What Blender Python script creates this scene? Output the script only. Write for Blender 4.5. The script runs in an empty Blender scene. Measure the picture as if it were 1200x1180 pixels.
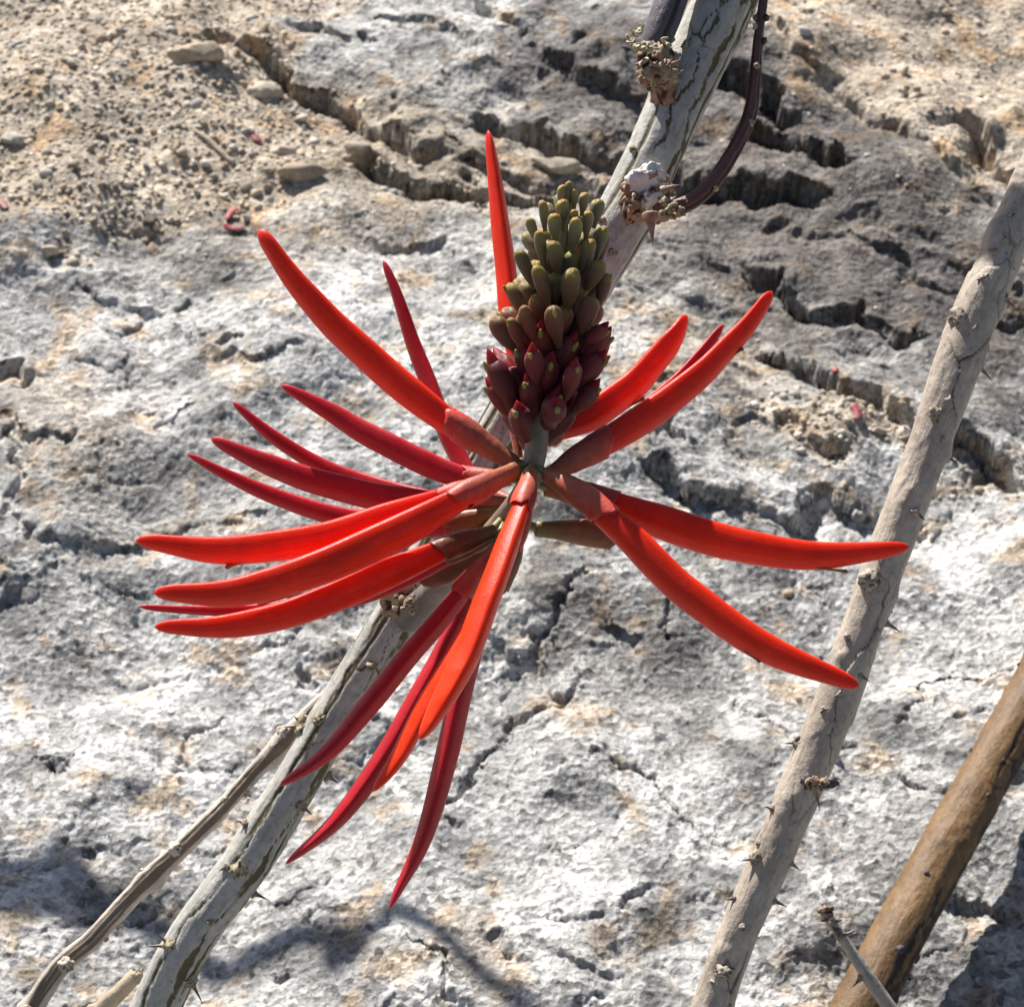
import bpy, math, random
import numpy as np
from mathutils import Vector, Matrix, Quaternion

random.seed(7)
RNG = np.random.default_rng(7)
CM = 0.01
R = math.radians
scene = bpy.context.scene
COL = scene.collection

# ------------------------------------------------------------------ camera
PITCH = R(30.0)
CAM = np.array([0.0, 0.0, 57.0])                       # centimetres
RIGHT = np.array([1.0, 0.0, 0.0])
UP = np.array([0.0, math.sin(PITCH), math.cos(PITCH)])
FWD = np.array([0.0, math.cos(PITCH), -math.sin(PITCH)])
TANW = 0.4625                                          # frame width / distance
FLOWER_D = 40.0

cam_d = bpy.data.cameras.new('camera')
cam = bpy.data.objects.new('camera', cam_d)
COL.objects.link(cam)
cam.location = (CAM * CM).tolist()
cam.rotation_euler = (math.pi / 2 - PITCH, 0, 0)
cam_d.sensor_width = 36.0
cam_d.lens = 36.0 / TANW
cam_d.clip_start = 0.02
cam_d.clip_end = 100.0
cam_d.dof.use_dof = True
cam_d.dof.focus_distance = (FLOWER_D + 1.0) * CM
cam_d.dof.aperture_fstop = 70.0
scene.camera = cam

# ------------------------------------------------------------------ light
SUN = -0.34 * RIGHT + 0.93 * UP + 0.12 * FWD           # direction towards the sun
SUN = SUN / np.linalg.norm(SUN)
SUN_EL = math.asin(SUN[2])
SUN_AZ = math.atan2(SUN[0], SUN[1])
world = bpy.data.worlds.new('World')
scene.world = world
world.use_nodes = True
wn = world.node_tree.nodes
wn.clear()
w_out = wn.new('ShaderNodeOutputWorld')
w_bg = wn.new('ShaderNodeBackground')
w_sky = wn.new('ShaderNodeTexSky')
w_sky.sky_type = 'NISHITA'
w_sky.sun_disc = False
w_sky.sun_elevation = SUN_EL
w_sky.sun_rotation = SUN_AZ
w_bg.inputs[1].default_value = 0.055
world.node_tree.links.new(w_sky.outputs[0], w_bg.inputs[0])
world.node_tree.links.new(w_bg.outputs[0], w_out.inputs[0])
sun_d = bpy.data.lights.new('sun', 'SUN')
sun_d.energy = 5.0
sun_d.angle = R(0.53)
sun_d.color = (1.0, 0.975, 0.945)
sun = bpy.data.objects.new('sun', sun_d)
COL.objects.link(sun)
sun.location = (SUN * 3.0).tolist()
sun.rotation_euler = Vector(SUN.tolist()).to_track_quat('Z', 'Y').to_euler()

scene.view_settings.view_transform = 'Standard'
scene.view_settings.look = 'None'
scene.view_settings.gamma = 1.0
scene.view_settings.use_curve_mapping = False
scene.view_settings.exposure = 0.76


def pix(x, y, d):
    """world point (cm) seen at photo pixel x, y at distance d along the view."""
    k = TANW * d / 1200.0
    return CAM + RIGHT * ((x - 600.0) * k) + UP * ((590.0 - y) * k) + FWD * d


# ------------------------------------------------------------------ noise
def _hash(ix, iy, iz, seed):
    h = (ix * 374761393 + iy * 668265263 + iz * 2147483647 + seed * 974634777) & 0xFFFFFFFF
    h = ((h ^ (h >> 13)) * 1274126177) & 0xFFFFFFFF
    h = ((h ^ (h >> 16)) * 2246822519) & 0xFFFFFFFF
    return ((h ^ (h >> 15)) & 0xFFFFFF).astype(np.float64) / float(0xFFFFFF)


def vnoise2(x, y, seed=0):
    ix = np.floor(x).astype(np.int64); iy = np.floor(y).astype(np.int64)
    fx = x - ix; fy = y - iy
    z = np.zeros_like(ix)
    out = 0
    ux = fx * fx * fx * (fx * (fx * 6 - 15) + 10)
    uy = fy * fy * fy * (fy * (fy * 6 - 15) + 10)
    for dx in (0, 1):
        for dy in (0, 1):
            a = _hash(ix + dx, iy + dy, z, seed) * 2 * math.pi
            g = np.cos(a) * (fx - dx) + np.sin(a) * (fy - dy)
            out = out + g * (ux if dx else 1 - ux) * (uy if dy else 1 - uy)
    return out * 1.5


def vnoise3(x, y, z, seed=0):
    ix = np.floor(x).astype(np.int64); iy = np.floor(y).astype(np.int64); iz = np.floor(z).astype(np.int64)
    fx = x - ix; fy = y - iy; fz = z - iz
    ux = fx * fx * (3 - 2 * fx); uy = fy * fy * (3 - 2 * fy); uz = fz * fz * (3 - 2 * fz)
    out = 0
    for dx in (0, 1):
        for dy in (0, 1):
            for dz in (0, 1):
                v = _hash(ix + dx, iy + dy, iz + dz, seed) * 2 - 1
                out = out + v * (ux if dx else 1 - ux) * (uy if dy else 1 - uy) * (uz if dz else 1 - uz)
    return out


def fbm2(x, y, octv=4, seed=0, gain=0.5, ridged=False):
    out = 0; amp = 1.0; f = 1.0
    for o in range(octv):
        n = vnoise2(x * f + 13.7 * o, y * f - 7.3 * o, seed + o)
        if ridged:
            n = 1 - 2 * np.abs(n)
        out = out + amp * n
        amp *= gain; f *= 2.03
    return out


def fbm3(x, y, z, octv=3, seed=0, gain=0.5):
    out = 0; amp = 1.0; f = 1.0
    for o in range(octv):
        out = out + amp * vnoise3(x * f, y * f, z * f, seed + o)
        amp *= gain; f *= 2.03
    return out


def worley2(x, y, seed=0, jitter=1.0):
    ix = np.floor(x).astype(np.int64); iy = np.floor(y).astype(np.int64)
    f1 = np.full(x.shape, 9.0); f2 = np.full(x.shape, 9.0); cid = np.zeros(x.shape)
    z = np.zeros_like(ix)
    for dx in (-1, 0, 1):
        for dy in (-1, 0, 1):
            cx = ix + dx; cy = iy + dy
            px = cx + 0.5 + jitter * (_hash(cx, cy, z, seed) - 0.5)
            py = cy + 0.5 + jitter * (_hash(cx, cy, z + 1, seed) - 0.5)
            d = np.hypot(px - x, py - y)
            v = _hash(cx, cy, z + 2, seed)
            closer = d < f1
            f2 = np.where(closer, f1, np.minimum(f2, d))
            cid = np.where(closer, v, cid)
            f1 = np.where(closer, d, f1)
    return f1, f2, cid


def sstep(a, b, x):
    t = np.clip((x - a) / (b - a), 0, 1)
    return t * t * (3 - 2 * t)


# ------------------------------------------------------------------ mesh helpers
def mesh_from(name, verts, faces, smooth=True):
    """verts in cm, faces list/array of equal or mixed polygons."""
    me = bpy.data.meshes.new(name)
    v = np.asarray(verts, dtype=np.float64) * CM
    if isinstance(faces, np.ndarray):
        nf, k = faces.shape
        me.vertices.add(len(v)); me.vertices.foreach_set('co', v.astype(np.float32).ravel())
        me.loops.add(nf * k); me.loops.foreach_set('vertex_index', faces.astype(np.int32).ravel())
        me.polygons.add(nf)
        me.polygons.foreach_set('loop_start', np.arange(0, nf * k, k, dtype=np.int32))
        me.update(calc_edges=True)
    else:
        me.from_pydata(v.tolist(), [], faces)
    if smooth:
        me.polygons.foreach_set('use_smooth', np.ones(len(me.polygons), dtype=bool))
    me.update()
    return me


def put_attr(me, name, data, kind='FLOAT'):
    a = me.attributes.new(name, kind, 'POINT')
    d = np.asarray(data, dtype=np.float32)
    if kind == 'FLOAT':
        a.data.foreach_set('value', d.ravel())
    elif kind == 'FLOAT_VECTOR':
        a.data.foreach_set('vector', d.ravel())
    else:
        if d.shape[1] == 3:
            d = np.concatenate([d, np.ones((len(d), 1), np.float32)], 1)
        a.data.foreach_set('color', d.ravel())


def link(name, me, mat=None, parent=None, loc=None):
    o = bpy.data.objects.new(name, me)
    COL.objects.link(o)
    if mat is not None and me is not None and len(me.materials) == 0:
        me.materials.append(mat)
    if parent is not None:
        o.parent = parent
    if loc is not None:
        o.location = (np.asarray(loc) * CM).tolist()
    return o


def tag(o, label, cat, group=None):
    o['label'] = label; o['category'] = cat
    if group:
        o['group'] = group
    return o


def thing(name, loc, label, cat, group=None):
    return tag(link(name, None, loc=loc), label, cat, group)


def catmull(P, n):
    P = np.asarray(P, float)
    Q = np.vstack([2 * P[0] - P[1], P, 2 * P[-1] - P[-2]])
    segs = len(P) - 1
    # parameterise by rough arc length
    L = np.linalg.norm(np.diff(P[:, :3], axis=0), axis=1)
    cum = np.concatenate([[0], np.cumsum(L)])
    s = np.linspace(0, cum[-1], n)
    i = np.clip(np.searchsorted(cum, s, side='right') - 1, 0, segs - 1)
    t = ((s - cum[i]) / np.maximum(L[i], 1e-9))[:, None]
    p0, p1, p2, p3 = Q[i], Q[i + 1], Q[i + 2], Q[i + 3]
    return 0.5 * ((2 * p1) + (-p0 + p2) * t + (2 * p0 - 5 * p1 + 4 * p2 - p3) * t ** 2 + (-p0 + 3 * p1 - 3 * p2 + p3) * t ** 3)


def frames(path, up):
    T = np.gradient(path, axis=0)
    T /= np.linalg.norm(T, axis=1)[:, None] + 1e-12
    up = np.asarray(up, float)
    S = np.cross(T, np.broadcast_to(up, T.shape))
    S /= np.linalg.norm(S, axis=1)[:, None] + 1e-12
    U = np.cross(S, T)
    return T, S, U


def sweep(path, w, h, sec, up, cap=True):
    """rings of section `sec` (M,2) scaled by half-width w and half-height h along path."""
    T, S, U = frames(path, up)
    n, m = len(path), len(sec)
    V = path[:, None, :] + S[:, None, :] * (w[:, None] * sec[None, :, 0])[..., None] + U[:, None, :] * (h[:, None] * sec[None, :, 1])[..., None]
    V = V.reshape(-1, 3)
    F = []
    i = np.arange(n - 1)[:, None]; j = np.arange(m)[None, :]; j2 = (j + 1) % m
    F = np.stack([i * m + j, i * m + j2, (i + 1) * m + j2, (i + 1) * m + j], -1).reshape(-1, 4).tolist()
    if cap:
        F.append(list(range(m))[::-1]); F.append([(n - 1) * m + k for k in range(m)])
    return V, F


def circle(m):
    a = np.arange(m) * 2 * math.pi / m
    return np.stack([np.cos(a), np.sin(a)], 1)


def ico(sub):
    import bmesh
    bm = bmesh.new()
    bmesh.ops.create_icosphere(bm, subdivisions=sub, radius=1.0)
    bm.verts.ensure_lookup_table()
    v = np.array([x.co[:] for x in bm.verts]); f = np.array([[y.index for y in x.verts] for x in bm.faces])
    bm.free()
    return v, f


ICO = {k: ico(k) for k in (1, 2, 3, 4)}


def rough_blob(sub, seed, amp=0.3, freq=1.3, flat=1.0, facets=0):
    v, f = ICO[sub]
    v = v.copy()
    n = fbm3(v[:, 0] * freq + seed * 3.1, v[:, 1] * freq, v[:, 2] * freq, 3, seed)
    v = v * (1 + amp * n)[:, None]
    rg = np.random.default_rng(seed)
    for k in range(facets):                              # broken planar faces
        d = rg.normal(size=3); d /= np.linalg.norm(d)
        lim = rg.uniform(0.55, 0.85)
        p = v @ d
        v -= np.outer(np.maximum(p - lim, 0) * 0.9, d)
    v[:, 2] *= flat
    return v, f


# ------------------------------------------------------------------ materials
def new_mat(name):
    m = bpy.data.materials.new(name); m.use_nodes = True
    nt = m.node_tree
    b = nt.nodes['Principled BSDF']
    return m, nt, b


class NB:
    def __init__(s, nt): s.nt = nt
    def n(s, t, **kw):
        nd = s.nt.nodes.new('ShaderNode' + t)
        for k, v in kw.items():
            if k == 'inp':
                for a, b in v.items():
                    nd.inputs[a].default_value = b
            else:
                setattr(nd, k, v)
        return nd
    def l(s, a, b): s.nt.links.new(a, b)
    def coord(s, scale=1.0, kind='Object'):
        t = s.n('TexCoord'); m = s.n('Mapping'); m.inputs['Scale'].default_value = scale if hasattr(scale, '__len__') else (scale,) * 3
        s.l(t.outputs[kind], m.inputs[0]); return m.outputs[0]
    def noise(s, vec, scale, detail=4, rough=0.55, out='Fac'):
        t = s.n('TexNoise'); t.inputs['Scale'].default_value = scale; t.inputs['Detail'].default_value = detail; t.inputs['Roughness'].default_value = rough
        s.l(vec, t.inputs['Vector']); return t.outputs[out]
    def voro(s, vec, scale, feature='F1', out='Distance'):
        t = s.n('TexVoronoi', feature=feature); t.inputs['Scale'].default_value = scale
        s.l(vec, t.inputs['Vector']); return t.outputs[out]
    def ramp(s, fac, stops, interp='LINEAR'):
        r = s.n('ValToRGB'); cr = r.color_ramp; cr.interpolation = interp
        while len(cr.elements) > 1: cr.elements.remove(cr.elements[-1])
        for i, (p, c) in enumerate(stops):
            e = cr.elements[0] if i == 0 else cr.elements.new(p)
            e.position = p; e.color = (c, c, c, 1) if not hasattr(c, '__len__') else (*c, 1)
        s.l(fac, r.inputs[0]); return r.outputs[0]
    def mix(s, fac, a, b, mode='MIX'):
        m = s.n('Mix', data_type='RGBA', blend_type=mode)
        for sock, v in ((m.inputs[0], fac), (m.inputs[6], a), (m.inputs[7], b)):
            if hasattr(v, 'links'): s.l(v, sock)
            elif hasattr(v, '__len__'): sock.default_value = (*v, 1)
            else: sock.default_value = v
        return m.outputs[2]
    def attr(s, name, out='Color'):
        a = s.n('Attribute'); a.attribute_name = name; return a.outputs[out]
    def bump(s, h, strength, dist, prev=None):
        b = s.n('Bump'); b.inputs['Strength'].default_value = strength; b.inputs['Distance'].default_value = dist
        s.l(h, b.inputs['Height'])
        if prev is not None: s.l(prev, b.inputs['Normal'])
        return b.outputs[0]


def mat_rock():
    m, nt, b = new_mat('granite_rock'); g = NB(nt)
    c = g.coord()
    zone = g.attr('zone')
    grav = g.attr('grit', 'Fac')
    cv = g.n('VectorMath', operation='ADD'); g.l(c, cv.inputs[0])
    sc = g.n('VectorMath', operation='SCALE'); sc.inputs['Scale'].default_value = 0.0025
    nz = g.n('TexNoise'); nz.inputs['Scale'].default_value = 230; g.l(c, nz.inputs['Vector'])
    g.l(nz.outputs['Color'], sc.inputs[0]); g.l(sc.outputs[0], cv.inputs[1])
    cw = cv.outputs[0]
    cells = g.voro(cw, 420, out='Color')
    sep = g.n('SeparateColor'); g.l(cells, sep.inputs[0])
    crystal = g.ramp(sep.outputs[0], [(0.0, 0.36), (0.14, 0.66), (0.36, 0.95), (0.75, 1.08), (1.0, 1.3)])
    cells2 = g.voro(cw, 1100, out='Color')
    sep2 = g.n('SeparateColor'); g.l(cells2, sep2.inputs[0])
    crystal2 = g.ramp(sep2.outputs[0], [(0.0, 0.6), (0.2, 0.9), (0.7, 1.05), (1.0, 1.22)])
    mott = g.ramp(g.noise(c, 34, 4, 0.62), [(0.3, 0.55), (0.43, 0.88), (0.56, 1.1), (0.7, 1.28)])
    col = g.mix(1.0, zone, crystal, 'MULTIPLY')
    col = g.mix(1.0, col, crystal2, 'MULTIPLY')
    col = g.mix(1.0, col, mott, 'MULTIPLY')
    stain = g.ramp(g.noise(c, 62, 3, 0.6), [(0.54, 0.0), (0.66, 0.8)])
    col = g.mix(stain, col, g.mix(1.0, col, (1.08, 0.84, 0.6), 'MULTIPLY'))
    dark = g.ramp(g.noise(c, 140, 3, 0.6), [(0.28, 0.45), (0.38, 0.0)])
    col = g.mix(dark, col, g.mix(1.0, col, (0.42, 0.42, 0.46), 'MULTIPLY'))
    g.l(col, b.inputs['Base Color'])
    b.inputs['Roughness'].default_value = 0.82
    b.inputs['Specular IOR Level'].default_value = 0.3
    h1 = g.noise(cw, 600, 4, 0.65)
    h2 = g.voro(cw, 420)
    hm = g.n('Math', operation='MULTIPLY_ADD'); hm.inputs[1].default_value = 0.55; g.l(h2, hm.inputs[0]); g.l(h1, hm.inputs[2])
    g.l(g.bump(hm.outputs[0], 0.9, 0.0012), b.inputs['Normal'])
    return m


def mat_pebble(name='pebble_stone'):
    m, nt, b = new_mat(name); g = NB(nt)
    c = g.coord()
    base = g.attr('tint')
    rnd = g.n('ObjectInfo').outputs['Random']
    v = g.ramp(rnd, [(0, 0.8), (1, 1.2)])
    sp = g.ramp(g.noise(c, 700, 4, 0.7), [(0.3, 0.65), (0.5, 1.0), (0.7, 1.25)])
    col = g.mix(1.0, g.mix(1.0, base, sp, 'MULTIPLY'), v, 'MULTIPLY')
    g.l(col, b.inputs['Base Color']); b.inputs['Roughness'].default_value = 0.85
    g.l(g.bump(g.noise(c, 900, 5, 0.65), 0.6, 0.0006), b.inputs['Normal'])
    return m


def mat_petal(name, col, edge, rough=0.38, glow=0.28):
    m, nt, b = new_mat(name); g = NB(nt)
    pv = g.attr('along', 'Vector')
    mp = g.n('Mapping'); mp.inputs['Scale'].default_value = (16.0, 0.5, 1.0); g.l(pv, mp.inputs[0])
    streak = g.noise(mp.outputs[0], 3.0, 4, 0.6)
    sx = g.n('SeparateXYZ'); g.l(pv, sx.inputs[0])
    tip = g.ramp(sx.outputs[2], [(0.0, 0.55), (0.25, 0.12), (0.8, 0.0), (0.97, 0.35), (1.0, 0.7)])
    col2 = g.mix(tip, col, edge)
    st = g.ramp(streak, [(0.3, 0.72), (0.7, 1.16)])
    base = g.mix(1.0, col2, st, 'MULTIPLY')
    c = g.coord()
    blot = g.ramp(g.noise(c, 120, 4, 0.6), [(0.3, 0.86), (0.7, 1.08)])
    base = g.mix(1.0, base, blot, 'MULTIPLY')
    dust = g.ramp(g.noise(c, 480, 5, 0.7), [(0.57, 0.0), (0.75, 0.14)])
    base = g.mix(dust, base, (0.62, 0.16, 0.10))
    bruise = g.ramp(g.noise(c, 75, 4, 0.65), [(0.62, 0.0), (0.76, 0.35)])
    base = g.mix(bruise, base, (0.30, 0.008, 0.008))
    g.l(base, b.inputs['Base Color'])
    g.l(g.ramp(g.noise(c, 260, 4, 0.6), [(0.3, rough), (0.7, rough + 0.22)]), b.inputs['Roughness'])
    b.inputs['Specular IOR Level'].default_value = 0.28
    b.inputs['Subsurface Weight'].default_value = glow
    b.inputs['Subsurface Radius'].default_value = (1.0, 0.12, 0.06)
    b.inputs['Subsurface Scale'].default_value = 0.0035
    b.inputs['Sheen Weight'].default_value = 0.0
    b.inputs['Sheen Roughness'].default_value = 0.4
    b.inputs['Sheen Tint'].default_value = (1, 0.55, 0.5, 1)
    n1 = g.bump(streak, 0.14, 0.0004)
    n2 = g.bump(g.noise(c, 2600, 2), 0.22, 0.0002, n1)
    g.l(n2, b.inputs['Normal'])
    return m


def mat_skin(name, stops, rough=0.55, sheen=0.35, bump=0.3, sss=0.0, fleck=0.25):
    """plant skin coloured along its length by the `t` attribute."""
    m, nt, b = new_mat(name); g = NB(nt)
    c = g.coord()
    base = g.ramp(g.attr('t', 'Fac'), stops)
    rv = g.ramp(g.n('ObjectInfo').outputs['Random'], [(0, (0.75, 0.78, 0.8)), (0.5, (1.0, 1.0, 1.0)), (1, (1.2, 1.1, 1.0))])
    base = g.mix(1.0, base, rv, 'MULTIPLY')
    big = g.ramp(g.noise(c, 160, 3, 0.6), [(0.35, (0.72, 0.7, 0.68)), (0.65, (1.2, 1.2, 1.2))])
    base = g.mix(0.7, base, g.mix(1.0, base, big, 'MULTIPLY'))
    fl = g.ramp(g.noise(c, 420, 5, 0.65), [(0.3, 1 - fleck), (0.7, 1 + fleck)])
    base = g.mix(1.0, base, fl, 'MULTIPLY')
    g.l(base, b.inputs['Base Color'])
    b.inputs['Roughness'].default_value = rough
    b.inputs['Sheen Weight'].default_value = sheen
    b.inputs['Sheen Roughness'].default_value = 0.35
    b.inputs['Sheen Tint'].default_value = (1, 0.93, 0.9, 1)
    b.inputs['Subsurface Weight'].default_value = sss
    b.inputs['Subsurface Radius'].default_value = (1.0, 0.3, 0.15)
    b.inputs['Subsurface Scale'].default_value = 0.0012
    n1 = g.bump(g.noise(c, 900, 4, 0.6), bump, 0.0004)
    g.l(n1, b.inputs['Normal'])
    return m


def mat_bark(name, skin, crack, patch, rough=0.6, speck=0.2):
    m, nt, b = new_mat(name); g = NB(nt)
    c = g.coord()
    ck = g.attr('crack', 'Fac')
    pt = g.ramp(g.noise(c, 55, 5, 0.6), [(0.42, 0.0), (0.66, 0.85)])
    base = g.mix(pt, skin, patch)
    stv = g.attr('bark', 'Vector')
    streak = g.ramp(g.noise(stv, 9.0, 5, 0.65), [(0.3, 0.72), (0.46, 0.96), (0.6, 1.04), (0.75, 1.15)])
    base = g.mix(1.0, base, streak, 'MULTIPLY')
    fine = g.ramp(g.noise(c, 520, 6, 0.7), [(0.28, 1 - 1.6 * speck), (0.5, 1.0), (0.75, 1 + speck)])
    base = g.mix(1.0, base, fine, 'MULTIPLY')
    spots = g.ramp(g.voro(c, 330), [(0.08, 0.5), (0.16, 0.0)])
    base = g.mix(spots, base, g.mix(1.0, base, (0.45, 0.42, 0.4), 'MULTIPLY'))
    cc = g.mix(g.noise(c, 160, 4), crack, tuple(x * 0.45 for x in crack))
    base = g.mix(g.ramp(ck, [(0.12, 0.0), (0.45, 1.0)]), base, cc)
    g.l(base, b.inputs['Base Color'])
    b.inputs['Roughness'].default_value = rough
    b.inputs['Specular IOR Level'].default_value = 0.35
    hs = g.n('Math', operation='ADD'); g.l(g.noise(c, 700, 5, 0.65), hs.inputs[0]); g.l(g.noise(stv, 9.0, 4, 0.6), hs.inputs[1])
    g.l(g.bump(hs.outputs[0], 0.5, 0.0006), b.inputs['Normal'])
    return m


ROCK = mat_rock()
PEB = mat_pebble()
P_RED = mat_petal('petal_scarlet', (0.86, 0.030, 0.004), (0.66, 0.015, 0.006), 0.26, 0.27)
P_ORANGE = mat_petal('petal_orange_red', (0.90, 0.046, 0.005), (0.80, 0.03, 0.005), 0.24, 0.32)
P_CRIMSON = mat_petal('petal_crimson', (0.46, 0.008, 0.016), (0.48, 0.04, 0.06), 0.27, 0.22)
P_BUD = mat_petal('petal_dark_crimson', (0.24, 0.004, 0.010), (0.26, 0.01, 0.015), 0.35, 0.3)
CALYX = mat_skin('calyx_skin', [(0.0, (0.30, 0.095, 0.034)), (0.35, (0.37, 0.09, 0.04)), (0.7, (0.42, 0.075, 0.04)), (1.0, (0.56, 0.035, 0.018))], 0.5, 0.12)
CALYX_OLIVE = mat_skin('calyx_olive_skin', [(0.0, (0.14, 0.12, 0.03)), (0.4, (0.20, 0.09, 0.028)), (1.0, (0.24, 0.07, 0.03))], 0.42, 0.08)
PEDICEL = mat_skin('pedicel_green', [(0.0, (0.17, 0.20, 0.07)), (1.0, (0.20, 0.16, 0.06))], 0.5, 0.2)
RACEME = mat_skin('raceme_skin', [(0.0, (0.11, 0.085, 0.085)), (0.35, (0.20, 0.15, 0.10)), (0.6, (0.30, 0.235, 0.155)), (0.75, (0.26, 0.21, 0.13)), (1.0, (0.13, 0.11, 0.06))], 0.5, 0.12)
BARK_GREY = mat_bark('bark_pale_grey', (0.47, 0.44, 0.385), (0.15, 0.12, 0.055), (0.40, 0.38, 0.325))
BARK_BEIGE = mat_bark('bark_beige_grey', (0.50, 0.42, 0.335), (0.19, 0.14, 0.08), (0.36, 0.295, 0.23))
BARK_TAN = mat_bark('bark_dry_tan', (0.55, 0.48, 0.40), (0.26, 0.19, 0.13), (0.45, 0.38, 0.31))
BARK_BROWN = mat_bark('bark_ochre_brown', (0.20, 0.113, 0.045), (0.035, 0.02, 0.011), (0.11, 0.06, 0.025), 0.55, 0.3)
BARK_PURPLE = mat_bark('bark_purple_grey', (0.115, 0.095, 0.105), (0.06, 0.045, 0.045), (0.15, 0.13, 0.14))
BARK_RED = mat_bark('bark_red_brown', (0.125, 0.05, 0.04), (0.06, 0.025, 0.02), (0.17, 0.085, 0.07), 0.45)
KNOB = mat_bark('scar_brown', (0.34, 0.23, 0.145), (0.06, 0.025, 0.015), (0.36, 0.25, 0.15), 0.6, 0.4)
SCALE = mat_bark('dry_scale_brown', (0.35, 0.21, 0.13), (0.1, 0.04, 0.02), (0.34, 0.22, 0.14), 0.5, 0.3)
CURL = mat_bark('dry_curl_cream', (0.44, 0.38, 0.25), (0.2, 0.15, 0.08), (0.33, 0.27, 0.17), 0.7, 0.25)
WAX = mat_bark('white_wax', (0.84, 0.79, 0.72), (0.5, 0.4, 0.32), (0.74, 0.68, 0.6), 0.6, 0.08)
THORN = mat_skin('thorn_skin', [(0.0, (0.33, 0.27, 0.21)), (0.4, (0.22, 0.13, 0.10)), (1.0, (0.06, 0.03, 0.035))], 0.4, 0.1)
STAMEN = mat_skin('stamen_dry', [(0.0, (0.4, 0.2, 0.09)), (1.0, (0.24, 0.12, 0.05))], 0.6, 0.1)
TOOTH = mat_skin('calyx_tooth_green', [(0.0, (0.26, 0.17, 0.05)), (1.0, (0.34, 0.30, 0.03))], 0.4, 0.2)
LITTER_RED = mat_skin('fallen_petal_skin', [(0.0, (0.30, 0.03, 0.045)), (1.0, (0.24, 0.06, 0.06))], 0.6, 0.1)
STRAW = mat_bark('straw_pale', (0.52, 0.42, 0.29), (0.3, 0.2, 0.1), (0.45, 0.36, 0.25), 0.7, 0.15)

# ------------------------------------------------------------------ ground plane frame
G_O = CAM + UP * -13.6 + FWD * 60.0
G_B = UP * 34.0 + FWD * 36.0
G_B = G_B / np.linalg.norm(G_B)
G_A = RIGHT
G_N = np.cross(G_A, G_B)


def pix2ab(x, y):
    d = RIGHT * ((x - 600.0) * TANW / 1200) + UP * ((590.0 - y) * TANW / 1200) + FWD
    t = np.dot(G_O - CAM, G_N) / np.dot(d, G_N)
    p = CAM + d * t - G_O
    return np.array([np.dot(p, G_A), np.dot(p, G_B)])


def ab2pix(a, b):
    rel = (G_O - CAM)
    X = a + rel[0]
    Y = np.dot(rel, UP) + b * np.dot(G_B, UP)
    D = np.dot(rel, FWD) + b * np.dot(G_B, FWD)
    D = np.maximum(D, 8.0)
    return 600 + X / D * 1200 / TANW, 590 - Y / D * 1200 / TANW


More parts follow.
